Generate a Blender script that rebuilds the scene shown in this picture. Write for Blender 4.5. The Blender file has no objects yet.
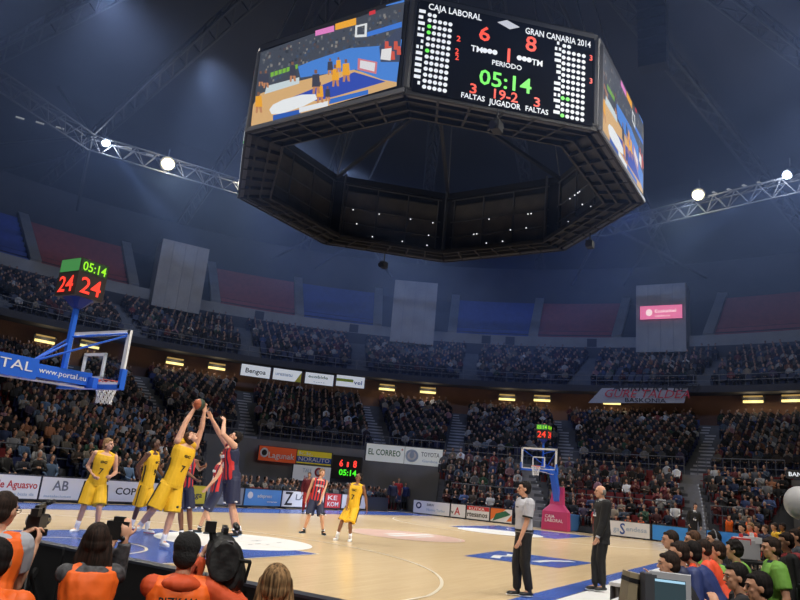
import bpy, bmesh, math, random
import numpy as np
from mathutils import Vector, Matrix, noise
R_ = random.Random(7)
PI = math.pi
SC = bpy.context.scene
COL = SC.collection
rad = math.radians
# ------------------------------------------------------------------ camera
CAMP = (-7.27035, -4.35177, 1.62129)
YAW, PITCH, ROLL, FPX = 0.545976, 0.256448, 0.0913094, 698.4023
Fv = Vector((math.cos(YAW)*math.cos(PITCH), math.sin(YAW)*math.cos(PITCH), math.sin(PITCH)))
Rt = Vector((math.sin(YAW), -math.cos(YAW), 0))
Ut = Rt.cross(Fv)
Rv = math.cos(ROLL)*Rt + math.sin(ROLL)*Ut
Uv = -math.sin(ROLL)*Rt + math.cos(ROLL)*Ut
CP = Vector(CAMP)
cd = bpy.data.cameras.new('camera'); cam = bpy.data.objects.new('camera', cd); COL.objects.link(cam)
cd.sensor_width = 36.0; cd.lens = 36.0*FPX/800.0; cd.clip_end = 400
M3 = Matrix((Rv, Uv, -Fv)).transposed()
cam.matrix_world = Matrix.Translation(CP) @ M3.to_4x4()
SC.camera = cam

def ray(u, v):
    return Fv + Rv*((u-400)/FPX) + Uv*((300-v)/FPX)
def at(u, v, d):                      # point seen at pixel u, v at depth d
    return CP + ray(u, v)*d
def gr(u, v, z=0.0):                  # point seen at pixel u, v on the level z
    r = ray(u, v); return CP + r*((z-CP.z)/r.z)
def dep(p):
    return (Vector(p)-CP).dot(Fv)
FH = Vector((math.cos(YAW), math.sin(YAW), 0))
def atv(u, v, base, off=0.0):         # point seen at u, v as far from the lens as base (horizontally) plus off
    r = ray(u, v); return CP + r*(((Vector(base)-CP).dot(FH)+off)/r.dot(FH))
def onx(x, u, v):
    r = ray(u, v); return CP + r*((x-CP.x)/r.x)
def ony(y, u, v):
    r = ray(u, v); return CP + r*((y-CP.y)/r.y)
CX, CY = 14.0, 7.5
def oncyl(Rr, u, v):                  # angle (deg) and z where the ray meets the ring of radius Rr about mid court
    r = ray(u, v); ox, oy = CP.x-CX, CP.y-CY
    a = r.x**2+r.y**2; b = 2*(ox*r.x+oy*r.y); c = ox*ox+oy*oy-Rr*Rr
    t = (-b+math.sqrt(b*b-4*a*c))/(2*a); p = CP+r*t
    return math.degrees(math.atan2(p.y-CY, p.x-CX)), p.z
def cyl(Rr, deg, z=0.0):
    return Vector((CX+Rr*math.cos(rad(deg)), CY+Rr*math.sin(rad(deg)), z))

# ------------------------------------------------------------------ world, exposure
w = bpy.data.worlds.new('world'); SC.world = w; w.use_nodes = True
bg = w.node_tree.nodes['Background']; bg.inputs[0].default_value = (0.35, 0.42, 0.62, 1); bg.inputs[1].default_value = 0.02
SC.view_settings.view_transform = 'Standard'; SC.view_settings.look = 'None'
SC.view_settings.exposure = 0.14; SC.view_settings.gamma = 1.0; SC.view_settings.use_curve_mapping = False
SC.cycles.use_denoising = True
SC.cycles.max_bounces = 6; SC.cycles.diffuse_bounces = 2; SC.cycles.glossy_bounces = 3
SC.cycles.transparent_max_bounces = 12; SC.cycles.volume_bounces = 0
SC.cycles.caustics_reflective = False; SC.cycles.caustics_refractive = False
SC.cycles.sample_clamp_indirect = 4.0
SC.cycles.volume_step_rate = 4.0

def spot(name, loc, target, power, color, size, blend=0.6, radius=0.25):
    l = bpy.data.lights.new(name, 'SPOT'); l.energy = power; l.color = color
    l.spot_size = rad(size); l.spot_blend = blend; l.shadow_soft_size = radius
    o = bpy.data.objects.new(name, l); COL.objects.link(o); o.location = loc
    o.rotation_euler = (Vector(target)-Vector(loc)).to_track_quat('-Z', 'Y').to_euler()
    return o
WARM = (1.0, 0.93, 0.82); COOL = (0.25, 0.42, 1.0)
# game lights in the roof over the court: two lines of lamps along the sidelines and the ring catwalk
for i in range(7):
    for (y, ty) in ((-7.0, 4.5), (21.0, 10.5)):
        x = -5+6.2*i
        spot('court_and_fill_spot', (x, y, 21.5), (x*0.8+2.0, ty, 0), 6500, (1.0, 0.96, 0.90), 58, 0.7, 0.6)
# fill spot added behind the camera to brighten the nearest people
spot('near_fill_spot', (-15, -12, 17), (-2, -2, 0), 8500, (1.0, 0.95, 0.9), 40, 0.8, 0.6)
# unseen fill spots added to brighten the far boards, crowd and players
for x, y, tx, ty in ((-8, -24, 4, 17), (6, -26, 12, 17), (20, -26, 22, 17), (-24, 0, 30, 10), (-24, 12, 30, 4), (-22, -12, 30, -2)):
    spot('far_fill_spot', (x, y, 19), (tx, ty, 0), 6000, (1.0, 0.96, 0.92), 36, 0.8, 0.6)
for x in (-3, 5):
    spot('court_and_fill_spot', (x+3, 21.5, 21), (x, -3.2, 1), 2600, (1.0, 0.95, 0.9), 30, 0.8, 0.6)  # fill spots added on the far side to lighten press row faces
# ------------------------------------------------------------------ materials
MATS = {}
def mat(name, color, rough=0.6, metal=0.0, emit=0.0, ecol=None, bump=0.0, bscale=40.0, var=0.0, vscale=6.0, objcol=False, alpha=1.0, spec=0.5, attr=None):
    if name in MATS: return MATS[name]
    m = bpy.data.materials.new(name); m.use_nodes = True; nt = m.node_tree
    b = nt.nodes['Principled BSDF']
    b.inputs['Base Color'].default_value = (*color, 1); b.inputs['Roughness'].default_value = rough
    b.inputs['Metallic'].default_value = metal; b.inputs['Specular IOR Level'].default_value = spec
    src = None
    if objcol:
        oi = nt.nodes.new('ShaderNodeObjectInfo'); src = oi.outputs['Color']
    if attr:
        at_ = nt.nodes.new('ShaderNodeAttribute'); at_.attribute_name = attr; src = at_.outputs['Color']
    if var > 0:
        tc = nt.nodes.new('ShaderNodeTexCoord'); nz = nt.nodes.new('ShaderNodeTexNoise'); nz.inputs['Scale'].default_value = vscale
        nz.inputs['Detail'].default_value = 4
        nt.links.new(tc.outputs['Object'], nz.inputs['Vector'])
        mr = nt.nodes.new('ShaderNodeMapRange'); mr.inputs['To Min'].default_value = 1-var; mr.inputs['To Max'].default_value = 1+var
        mr.inputs['From Min'].default_value = .3; mr.inputs['From Max'].default_value = .7
        nt.links.new(nz.outputs['Fac'], mr.inputs['Value'])
        vm = nt.nodes.new('ShaderNodeVectorMath'); vm.operation = 'SCALE'
        if src: nt.links.new(src, vm.inputs[0])
        else: vm.inputs[0].default_value = color
        nt.links.new(mr.outputs['Result'], vm.inputs['Scale']); src = vm.outputs['Vector']
    if src: nt.links.new(src, b.inputs['Base Color'])
    if bump > 0:
        tc = nt.nodes.new('ShaderNodeTexCoord'); nz = nt.nodes.new('ShaderNodeTexNoise'); nz.inputs['Scale'].default_value = bscale
        nt.links.new(tc.outputs['Object'], nz.inputs['Vector'])
        bp = nt.nodes.new('ShaderNodeBump'); bp.inputs['Strength'].default_value = bump; bp.inputs['Distance'].default_value = 0.02
        nt.links.new(nz.outputs['Fac'], bp.inputs['Height']); nt.links.new(bp.outputs['Normal'], b.inputs['Normal'])
    if emit > 0:
        b.inputs['Emission Color'].default_value = (*(ecol or color), 1); b.inputs['Emission Strength'].default_value = emit
    if alpha < 1: b.inputs['Alpha'].default_value = alpha
    MATS[name] = m; return m
def srgb(r, g, b):
    f = lambda c: ((c/255+0.055)/1.055)**2.4 if c/255 > 0.04045 else c/255/12.92
    return (f(r), f(g), f(b))
def em(name, rgb, k=1.0):
    c = srgb(*rgb); return mat('lit_'+name, (0.01, 0.01, 0.01), 0.5, emit=k, ecol=c)
def glass_mat(name, tint=(0.9, 0.95, 1.0), mix=0.06):
    if name in MATS: return MATS[name]
    m = bpy.data.materials.new(name); m.use_nodes = True; nt = m.node_tree; nt.nodes.clear()
    o = nt.nodes.new('ShaderNodeOutputMaterial'); t = nt.nodes.new('ShaderNodeBsdfTransparent'); t.inputs[0].default_value = (*tint, 1)
    g = nt.nodes.new('ShaderNodeBsdfGlossy'); g.inputs['Roughness'].default_value = 0.05
    mx = nt.nodes.new('ShaderNodeMixShader'); mx.inputs[0].default_value = mix
    nt.links.new(t.outputs[0], mx.inputs[1]); nt.links.new(g.outputs[0], mx.inputs[2]); nt.links.new(mx.outputs[0], o.inputs[0])
    MATS[name] = m; return m

# ------------------------------------------------------------------ mesh helpers
class MB:
    def __init__(s): s.v = []; s.f = []; s.m = []; s.mats = []
    def mi(s, m):
        if m not in s.mats: s.mats.append(m)
        return s.mats.index(m)
    def add(s, vs, fs, m=None):
        b = len(s.v); s.v += [tuple(x) for x in vs]; k = s.mi(m) if m is not None else 0
        for f in fs: s.f.append([b+i for i in f]); s.m.append(k)
    def box(s, c, size, rz=0.0, m=None, M=None):
        hx, hy, hz = size[0]/2, size[1]/2, size[2]/2
        vs = [Vector((x, y, z)) for x in (-hx, hx) for y in (-hy, hy) for z in (-hz, hz)]
        T = M if M is not None else Matrix.Translation(Vector(c)) @ Matrix.Rotation(rz, 4, 'Z')
        s.add([T @ v for v in vs], [(0, 1, 3, 2), (4, 6, 7, 5), (0, 4, 5, 1), (2, 3, 7, 6), (0, 2, 6, 4), (1, 5, 7, 3)], m)
    def quad(s, a, b, c, d, m=None): s.add([a, b, c, d], [(0, 1, 2, 3)], m)
    def tube(s, p0, p1, r0, r1=None, n=8, m=None, caps=True):
        r1 = r0 if r1 is None else r1
        p0, p1 = Vector(p0), Vector(p1); d = (p1-p0).normalized()
        a = d.orthogonal().normalized(); b = d.cross(a); vs = []
        for p, r in ((p0, r0), (p1, r1)):
            for i in range(n):
                t = 2*PI*i/n; vs.append(p+(a*math.cos(t)+b*math.sin(t))*r)
        fs = [(i, (i+1) % n, n+(i+1) % n, n+i) for i in range(n)]
        if caps: fs += [tuple(range(n))[::-1], tuple(range(n, 2*n))]
        s.add(vs, fs, m)
    def bar(s, p0, p1, w, h, m=None, up=(0, 0, 1)):
        p0, p1 = Vector(p0), Vector(p1); d = p1-p0; L = d.length; x = d.normalized()
        up = Vector(up)
        if abs(x.dot(up)) > .98: up = Vector((1, 0, 0))
        y = up.cross(x).normalized(); z = x.cross(y)
        M = Matrix((x, y, z)).transposed().to_4x4(); M.translation = (p0+p1)/2
        s.box(None, (L, w, h), m=m, M=M)
    def ell(s, c, r, M3=None, n=12, k=8, m=None):
        c = Vector(c); r = (r, r, r) if isinstance(r, (int, float)) else r; vs = []
        M3 = M3 or Matrix.Identity(3)
        vs.append(c+M3 @ Vector((0, 0, -r[2])))
        for j in range(1, k):
            ph = -PI/2+PI*j/k
            for i in range(n):
                t = 2*PI*i/n
                vs.append(c+M3 @ Vector((r[0]*math.cos(ph)*math.cos(t), r[1]*math.cos(ph)*math.sin(t), r[2]*math.sin(ph))))
        vs.append(c+M3 @ Vector((0, 0, r[2])))
        fs = [(0, 1+(i+1) % n, 1+i) for i in range(n)]
        for j in range(k-2):
            for i in range(n):
                a = 1+j*n; fs.append((a+i, a+(i+1) % n, a+n+(i+1) % n, a+n+i))
        e = len(vs)-1; a = 1+(k-2)*n
        fs += [(a+i, a+(i+1) % n, e) for i in range(n)]
        s.add(vs, fs, m)
    def caps(s, p0, p1, r0, r1, n=10, m=None):          # tapered tube with round ends
        s.tube(p0, p1, r0, r1, n, m); s.ell(p0, r0, n=n, k=6, m=m); s.ell(p1, r1, n=n, k=6, m=m)
    def loft(s, rings, n=14, m=None, sq=2.4):           # rings: (centre, side vector*halfwidth, front vector*halfdepth)
        vs = []
        for c, a, b in rings:
            for i in range(n):
                t = 2*PI*i/n; ct, st = math.cos(t), math.sin(t)
                q = (abs(ct)**sq+abs(st)**sq)**(-1/sq)
                vs.append(Vector(c)+Vector(a)*ct*q+Vector(b)*st*q)
        fs = []
        for j in range(len(rings)-1):
            for i in range(n): fs.append((j*n+i, j*n+(i+1) % n, (j+1)*n+(i+1) % n, (j+1)*n+i))
        fs += [tuple(range(n))[::-1], tuple(range((len(rings)-1)*n, len(rings)*n))]
        s.add(vs, fs, m)
    def prism(s, pts, vec, m=None):
        n = len(pts); vec = Vector(vec); vs = [Vector(p) for p in pts]+[Vector(p)+vec for p in pts]
        s.add(vs, [tuple(range(n))[::-1], tuple(range(n, 2*n))]+[(i, (i+1) % n, n+(i+1) % n, n+i) for i in range(n)], m)
    def mesh(s, name, off=None):
        me = bpy.data.meshes.new(name)
        vs = s.v if off is None else [(x-off[0], y-off[1], z-off[2]) for x, y, z in s.v]
        me.from_pydata(vs, [], s.f); me.update()
        for mm in s.mats:
            if mm is not None: me.materials.append(mm)
        if len(s.mats) > 1: me.polygons.foreach_set('material_index', s.m)
        return me
    def build(s, name, m=None, parent=None, smooth=False, off=None, loc=None):
        if off is None and parent is not None: off = parent['_o'] if '_o' in parent else (0, 0, 0)
        me = s.mesh(name, off)
        bm = bmesh.new(); bm.from_mesh(me); bmesh.ops.recalc_face_normals(bm, faces=bm.faces[:]) if len(me.polygons) < 60000 else None
        bm.to_mesh(me); bm.free()
        if m is not None: me.materials.clear(); me.materials.append(m)
        if smooth: me.polygons.foreach_set('use_smooth', [True]*len(me.polygons))
        o = bpy.data.objects.new(name, me); COL.objects.link(o)
        if parent is not None: o.parent = parent
        if loc is not None: o.location = loc
        return o

def tag(o, label=None, cat=None, group=None, kind=None):
    if label: o['label'] = label
    if cat: o['category'] = cat
    if group: o['group'] = group
    if kind: o['kind'] = kind
    return o
ROOTS = []
def thing(name, label, cat, loc=(0, 0, 0), group=None):
    """Empty at the base; parts are built in world coordinates and stored relative to it."""
    o = bpy.data.objects.new(name, None); COL.objects.link(o); o.location = loc; o.empty_display_size = .2
    o['_o'] = tuple(loc); ROOTS.append(o)
    return tag(o, label, cat, group)
def part(mb, name, m, parent, smooth=False):
    return mb.build(name, m, parent, smooth)
def subpart(mb, name, m, parent, smooth=False):
    root = parent.parent
    return mb.build(name, m, parent, smooth, off=root['_o'])
def single(mb, name, m, label, cat, base=None, group=None, smooth=False):
    base = Vector(base) if base is not None else Vector((0, 0, 0))
    o = mb.build(name, m, None, smooth, off=tuple(base)); o.location = base
    return tag(o, label, cat, group)
def struct(mb, name, m=None, smooth=False):
    o = mb.build(name, m, None, smooth); o['kind'] = 'structure'; return o

TS = bpy.data.scenes.new('workbench'); TV = TS.view_layers[0]
def evaluated(o):
    TS.collection.objects.link(o); TV.update(); dg = TV.depsgraph
    if dg is None: dg = bpy.context.evaluated_depsgraph_get()
    nm = bpy.data.meshes.new_from_object(o.evaluated_get(dg), depsgraph=dg); TS.collection.objects.unlink(o); return nm
def blob(mb, name, m, parent, voxel=0.012, it=3, root=None, wrinkle=0.0, group=None):
    """Fuse the shapes in mb into one continuous surface."""
    off = (root or parent)['_o']
    me = mb.mesh(name, off); me.materials.clear()
    bm = bmesh.new(); bm.from_mesh(me); bmesh.ops.recalc_face_normals(bm, faces=bm.faces[:]); bm.to_mesh(me); bm.free()
    o = bpy.data.objects.new(name, me)
    r = o.modifiers.new('r', 'REMESH'); r.mode = 'VOXEL'; r.voxel_size = voxel
    s = o.modifiers.new('s', 'SMOOTH'); s.iterations = it; s.factor = 0.5
    nm = evaluated(o); nm.name = name
    o.modifiers.clear(); o.data = nm; COL.objects.link(o); bpy.data.meshes.remove(me)
    if wrinkle:
        nv = len(nm.vertices); co = np.empty(nv*3, np.float32); no = np.empty(nv*3, np.float32)
        nm.vertices.foreach_get('co', co); nm.vertex_normals.foreach_get('vector', no); co = co.reshape(-1, 3); no = no.reshape(-1, 3)
        kk = np.array([noise.noise((p[0]*9, p[1]*9, p[2]*4.5))+.5*noise.noise((p[0]*22, p[1]*22, p[2]*11)) for p in co.tolist()], np.float32)
        nm.vertices.foreach_set('co', (co+no*kk[:, None]*wrinkle).ravel()); nm.update()
    nm.materials.append(m); nm.polygons.foreach_set('use_smooth', [True]*len(nm.polygons))
    if parent is not None: o.parent = parent
    return o

def text(name, body, origin, xdir, ydir, height, m, parent=None, width=None, root=None, align='LEFT', thick=0.002, bold=0.0, shear=0.0):
    """Lettering: origin = left end of the baseline, height = cap height."""
    c = bpy.data.curves.new(name, 'FONT'); c.body = body; c.size = height/0.69; c.extrude = thick; c.offset = bold*height; c.shear = shear
    c.resolution_u = 2; c.align_x = align
    o = bpy.data.objects.new(name, c)
    me = evaluated(o)
    bpy.data.objects.remove(o); bpy.data.curves.remove(c)
    x = Vector(xdir).normalized(); y = Vector(ydir).normalized(); z = x.cross(y)
    M = Matrix((x, y, z)).transposed().to_4x4(); M.translation = Vector(origin)
    if width and len(me.vertices):
        xs = [v.co.x for v in me.vertices]; x0, x1 = min(xs), max(xs)
        for v in me.vertices: v.co.x = (v.co.x-x0)*width/(x1-x0)
    me.transform(M)
    rt = root or parent
    if rt is not None and '_o' in rt: me.transform(Matrix.Translation(-Vector(rt['_o'])))
    me.materials.clear(); me.materials.append(m); me.name = name
    o = bpy.data.objects.new(name, me); COL.objects.link(o)
    if parent is not None: o.parent = parent
    return o

def homog(src, dst):
    A = []; B = []
    for (x, y), (X, Y) in zip(src, dst):
        A.append([x, y, 1, 0, 0, 0, -X*x, -X*y]); B.append(X)
        A.append([0, 0, 0, x, y, 1, -Y*x, -Y*y]); B.append(Y)
    h = np.linalg.solve(np.array(A, float), np.array(B, float))
    def f(x, y):
        w_ = h[6]*x+h[7]*y+1
        return ((h[0]*x+h[1]*y+h[2])/w_, (h[3]*x+h[4]*y+h[5])/w_)
    return f
# ------------------------------------------------------------------ court floor
def wood_mat():
    m = bpy.data.materials.new('court_wood'); m.use_nodes = True; nt = m.node_tree; b = nt.nodes['Principled BSDF']
    tc = nt.nodes.new('ShaderNodeTexCoord'); br = nt.nodes.new('ShaderNodeTexBrick')
    br.inputs['Color1'].default_value = (*srgb(214, 190, 152), 1); br.inputs['Color2'].default_value = (*srgb(206, 181, 143), 1)
    br.inputs['Mortar'].default_value = (*srgb(186, 158, 120), 1); br.inputs['Scale'].default_value = 1.0
    br.inputs['Mortar Size'].default_value = 0.002; br.inputs['Brick Width'].default_value = 1.2; br.inputs['Row Height'].default_value = 0.08
    nt.links.new(tc.outputs['Object'], br.inputs['Vector'])
    nz = nt.nodes.new('ShaderNodeTexNoise'); nz.inputs['Scale'].default_value = .5
    nt.links.new(tc.outputs['Object'], nz.inputs['Vector'])
    mx = nt.nodes.new('ShaderNodeMixRGB'); mx.blend_type = 'MULTIPLY'; mx.inputs[0].default_value = .25
    nt.links.new(br.outputs['Color'], mx.inputs[1]); nt.links.new(nz.outputs['Color'], mx.inputs[2])
    nt.links.new(br.outputs['Color'], b.inputs['Base Color'])
    b.inputs['Roughness'].default_value = .22; b.inputs['Specular IOR Level'].default_value = .45
    return m
M_wood = wood_mat()
M_blue = mat('court_blue', srgb(64, 94, 172), .25)
M_white = mat('court_white', srgb(228, 228, 228), .3)
M_line = mat('court_line', srgb(218, 208, 188), .3)
M_pink = mat('court_pink', srgb(208, 174, 164), .3)
M_sub = mat('hall_ground', srgb(60, 62, 70), .8)
fl = MB()
def rect(x0, x1, y0, y1, z, m): fl.quad((x0, y0, z), (x1, y0, z), (x1, y1, z), (x0, y1, z), m)
fl.add([cyl(58, a, -.03) for a in range(0, 360, 6)], [tuple(range(60))], M_sub)
fl.box((14, 7, -.012), (34, 21.5, .024), m=M_wood)
rect(-2.6, 30.6, 15.05, 17.3, .004, M_blue)
rect(-2.6, 30.6, -.5, -.02, .004, M_blue)
rect(-2.6, 0, -.02, 15.05, .004, M_blue)
rect(3.0, 16, -2.1, -.52, .004, M_white)
for (x0, x1, xf, sg) in ((0, 5.8, 5.8, 1), (22.2, 28, 22.2, -1)):
    rect(x0, x1, 5.05, 9.95, .004, M_blue)
    pts = [(xf+1.82*math.cos(t), 7.5+1.82*math.sin(t), .006) for t in [2*PI*i/48 for i in range(48)]]
    fl.add(pts, [tuple(range(48))], M_white)
def strip(pts, w_, z, m):
    n = len(pts); vs = []
    for i in range(n):
        a = Vector(pts[max(i-1, 0)]); b = Vector(pts[min(i+1, n-1)]); d = (b-a).normalized(); q = Vector((-d.y, d.x))*w_/2
        p = Vector(pts[i]); vs += [(p.x+q.x, p.y+q.y, z), (p.x-q.x, p.y-q.y, z)]
    fl.add(vs, [(2*i, 2*i+1, 2*i+3, 2*i+2) for i in range(n-1)], m)
for bx, sg in ((1.575, 1), (26.425, -1)):
    arc = [(bx+sg*6.75*math.cos(t), 7.5+6.75*math.sin(t)) for t in [rad(-78+156*i/60) for i in range(61)]]
    b0 = 0 if sg > 0 else 28
    strip([(b0, .9)]+arc+[(b0, 14.1)], .06, .007, M_line)
    strip([(bx+sg*1.25*math.cos(t), 7.5+1.25*math.sin(t)) for t in [rad(-90+180*i/24) for i in range(25)]], .06, .008, M_line)
    strip([(b0, 5.05), (b0+sg*5.8, 5.05), (b0+sg*5.8, 9.95), (b0, 9.95)], .06, .007, M_line)
    strip([(b0, 0), (b0, 15)], .06, .007, M_line)
strip([(14+1.8*math.cos(rad(t)), 7.5+1.8*math.sin(rad(t))) for t in range(0, 361, 6)], .05, .007, M_line)
fl.add([(14+1.95*math.cos(rad(t)), 7.5+1.95*math.sin(rad(t)), .005) for t in range(0, 360, 8)], [tuple(range(45))], M_pink)
# emblem strokes in mid circle, marks on the free throw half circle, sideline advert
rect(12.9, 15.6, 7.25, 7.6, .009, M_white); rect(13.3, 14.6, 7.75, 8.0, .009, M_white); rect(13.6, 14.9, 6.85, 7.05, .009, M_white)
M_mark = mat('court_mark', srgb(90, 96, 110), .3)
for i in range(11):
    x = 5.2+R_.random()*1.7; y = 6.5+R_.random()*2; rect(x, x+.10+.15*R_.random(), y, y+.05, .009, M_mark)
fl.add([(9.9, 3.5, .005), (10.3, 1.15, .005), (13.1, 1.05, .005), (12.9, 3.75, .005)], [(0, 1, 2, 3)], M_blue)
for pts in ([(10.5, 2.9), (11.2, 3.1), (11.6, 2.9), (12.2, 3.1)], [(11.0, 2.0), (11.8, 1.9), (12.6, 1.5)]): strip(pts, .24, .009, M_white)
struct(fl, 'floor')

# ------------------------------------------------------------------ the bowl of stands around mid court
M_conc = mat('stand_concrete', srgb(88, 90, 96), .85, var=.15, vscale=1.5)
M_wallg = mat('grey_wall', srgb(132, 132, 134), .8, var=.12, vscale=.6)
M_dark = mat('dark_wall', srgb(52, 52, 58), .8, var=.2, vscale=.4)
M_brown = mat('brown_wall', srgb(120, 84, 62), .7, var=.15, vscale=.5)
M_step = mat('aisle_step', srgb(168, 168, 172), .8, var=.1, vscale=3)
M_bseat = mat('blue_block', srgb(40, 62, 140), .7, var=.15, vscale=2)
M_rseat = mat('red_block', srgb(128, 54, 52), .7, var=.15, vscale=2)
M_rail = mat('rail_metal', srgb(104, 106, 112), .5, .3)
A0, A1 = -70, 140
def ring(mb, r0, z0, r1, z1, a0=A0, a1=A1, st=2.0, m=None):
    n = max(1, int(round((a1-a0)/st))); vs = []
    for i in range(n+1):
        a = a0+(a1-a0)*i/n; vs += [cyl(r0, a, z0), cyl(r1, a, z1)]
    mb.add(vs, [(2*i, 2*i+1, 2*i+3, 2*i+2) for i in range(n)], m)
mid = MB()
ring(mid, 23.6, 0, 23.6, 3.6, m=M_wallg); ring(mid, 23.6, 3.6, 24.6, 3.6, m=M_conc)
NM = 15
for k in range(NM):
    r = 24.6+.8*k; z = 3.9+.28*k
    ring(mid, r, z-.28 if k else 3.6, r, z, m=M_conc); ring(mid, r, z, r+.8, z, m=M_conc)
struct(mid, 'seating_tier_middle')
AISLES = [(-13.7, -7.9), (5.1, 10.3), (22.6, 23.2), (34.2, 36.0), (55.3, 52.4), (68.0, 66.2), (78.5, 74.0), (93, 91), (-32, -27), (-50, -46)]
def aisle_at(k, n): return [a+(b-a)*k/(n-1) for a, b in AISLES]
for a, b in AISLES:
    s = MB()
    for k in range(NM):
        ang = a+(b-a)*k/(NM-1); r = 24.6+.8*k; z = 3.9+.28*k; hw = math.degrees(.6/r)
        for h in (0, 1):
            rr = r+.4*h; zz = z-.14*(1-h)+.02
            vs = [cyl(rr, ang-hw, zz-.3), cyl(rr, ang+hw, zz-.3), cyl(rr+.4, ang+hw, zz-.3), cyl(rr+.4, ang-hw, zz-.3)]
            s.prism(vs, (0, 0, .3), M_step)
    struct(s, 'aisle_stairs')
bw = MB()
ring(bw, 36.7, 7.4, 36.7, 10.2, m=M_brown)
ring(bw, 34.6, 10.15, 36.8, 10.15, m=M_dark)
struct(bw, 'wall_concourse')
fa = MB(); ring(fa, 34.6, 10.1, 34.6, 10.6, m=M_dark); ring(fa, 34.6, 10.6, 35.0, 10.6, m=M_conc); struct(fa, 'wall_balcony_front')
up = MB(); NU = 13
for k in range(NU):
    r = 35.0+.8*k; z = 10.65+.34*k
    ring(up, r, z-.34 if k else 10.6, r, z, m=M_conc); ring(up, r, z, r+.8, z, m=M_conc)
struct(up, 'seating_tier_upper')
tb = MB(); ring(tb, 45.6, 14.6, 45.6, 16.0, m=M_dark); ring(tb, 45.62, 16.0, 45.62, 17.0, m=M_wallg); ring(tb, 45.62, 17.0, 46.4, 17.0, m=M_dark)
struct(tb, 'wall_parapet')
# doors of the upper concourse in the parapet
for i, a in enumerate([18, 21, 38, 50, 8, 70]):
    d = MB(); p = cyl(45.55, a, 16.45); d.box(p, (.1, .9, .8), rz=rad(a), m=M_dark); struct(d, 'door_%d' % (i+1))
BL = [(-24.5, -15.5, M_bseat, 'blue'), (-14.5, -5.0, M_rseat, 'red'), (5.6, 14.8, M_rseat, 'red'), (15.6, 25, M_bseat, 'blue'), (35.5, 44.5, M_bseat, 'blue'), (45.5, 55, M_rseat, 'red'), (65.5, 75, M_rseat, 'red'), (76, 85, M_bseat, 'blue'), (95, 104, M_rseat, 'red'), (-54, -35, M_bseat, 'blue')]
for i, (a, b, m, cn) in enumerate(BL):
    s = MB()
    for k in range(9):
        r = 46.4+.75*k; z = 17.3+.62*k
        ring(s, r, z-.62 if k else 17.0, r, z, a, b, 1.5, m); ring(s, r, z, r+.75, z, a, b, 1.5, m)
    struct(s, 'seating_block_'+cn)
bk = MB(); ring(bk, 46.4, 17.0, 53.4, 22.3, m=M_dark); ring(bk, 53.4, 22.3, 53.4, 27, m=M_dark); struct(bk, 'wall_back')
for a in (-5, 5.2, 15.2, 25.4, 35, 45, 55.4, 65, 75.5, -15):
    s = MB(); p0 = cyl(45.9, a, 17.1); p1 = cyl(53, a, 22.9); s.bar(p0, p1, .9, .35, M_wallg); struct(s, 'wall_rib')
M_shaft = mat('shaft_panel', srgb(150, 148, 148), .8, var=.12, vscale=.8)
SHAFTS = (60.4, 30.5, -.3, 90.5, -30.5)
for a in SHAFTS:
    s = MB(); s.box(cyl(45.2, a, 18.4), (2.6, 4.35, 6.4), rz=rad(a), m=M_shaft)
    for k in (-1, 0, 1):
        c_ = cyl(43.88, a, 18.4)+Vector((-math.sin(rad(a)), math.cos(rad(a)), 0))*k*1.1; s.box(c_, (.05, .04, 6.3), rz=rad(a), m=M_wallg)
    struct(s, 'wall_shaft')

# lower stands: left of the far sideline, and behind the far basket
SEATS = []      # (x, y, z, facing deg, zone, row)
ls = MB()
for k in range(14):
    y = 18.1+.85*k; z = .25+.26*k
    half = math.sqrt(max(0, 23.6**2-(y+.85-CY)**2)); x0 = max(CX-half, -12); x1 = min(15.2+(y-18)*.95, CX+half)
    if x1-x0 < 1: break
    ls.box(((x0+x1)/2, y+.42, z/2), (x1-x0, .85, z), m=M_conc)
    x = x0+.3
    while x < x1-.2:
        if abs(x-9.2-.2*k) > .5 and abs(x-1.5) > .6: SEATS.append((x, y+.45, z, -90, 'side', k))
        x += .54
struct(ls, 'seating_tier_lower')
fs = MB(); NE = 8
def er(a, k): ri = 17.9/math.cos(rad(a)); return ri+(23.55-ri)*k/NE
E_AIS = [(5.4, 11.5), (-19.8, -13.2)]
AA = [-27+51.5*i/34 for i in range(35)]
for k in range(NE):
    z = .3+2.95*k/NE
    vs = [];
    for a in AA: vs += [cyl(er(a, k), a, 0 if k == 0 else z-2.95/NE), cyl(er(a, k), a, z), cyl(er(a, k+1), a, z)]
    fs.add(vs, [q for i in range(34) for q in ((3*i, 3*i+3, 3*i+4, 3*i+1), (3*i+1, 3*i+4, 3*i+5, 3*i+2))], M_conc)
    a = -26.6
    while a < 24:
        r = er(a, k)+.36
        if all(abs(a-(p+(q-p)*k/NE)) > math.degrees(.8/r) for p, q in E_AIS): SEATS.append((*cyl(r, a)[:2], z, 180+a*.8, 'end', k))
        a += math.degrees(.54/r)
for a in (AA[0], AA[-1]): fs.add([cyl(er(a, 0), a, 0), cyl(23.55, a, 0), cyl(23.55, a, 3.2), cyl(er(a, 0), a, .3)], [(0, 1, 2, 3)], M_conc)
struct(fs, 'seating_tier_end')
M_stl = em('step_light', (200, 205, 215), .5); M_step2 = mat('end_aisle_step', srgb(140, 140, 144), .8, var=.1, vscale=3)
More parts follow.
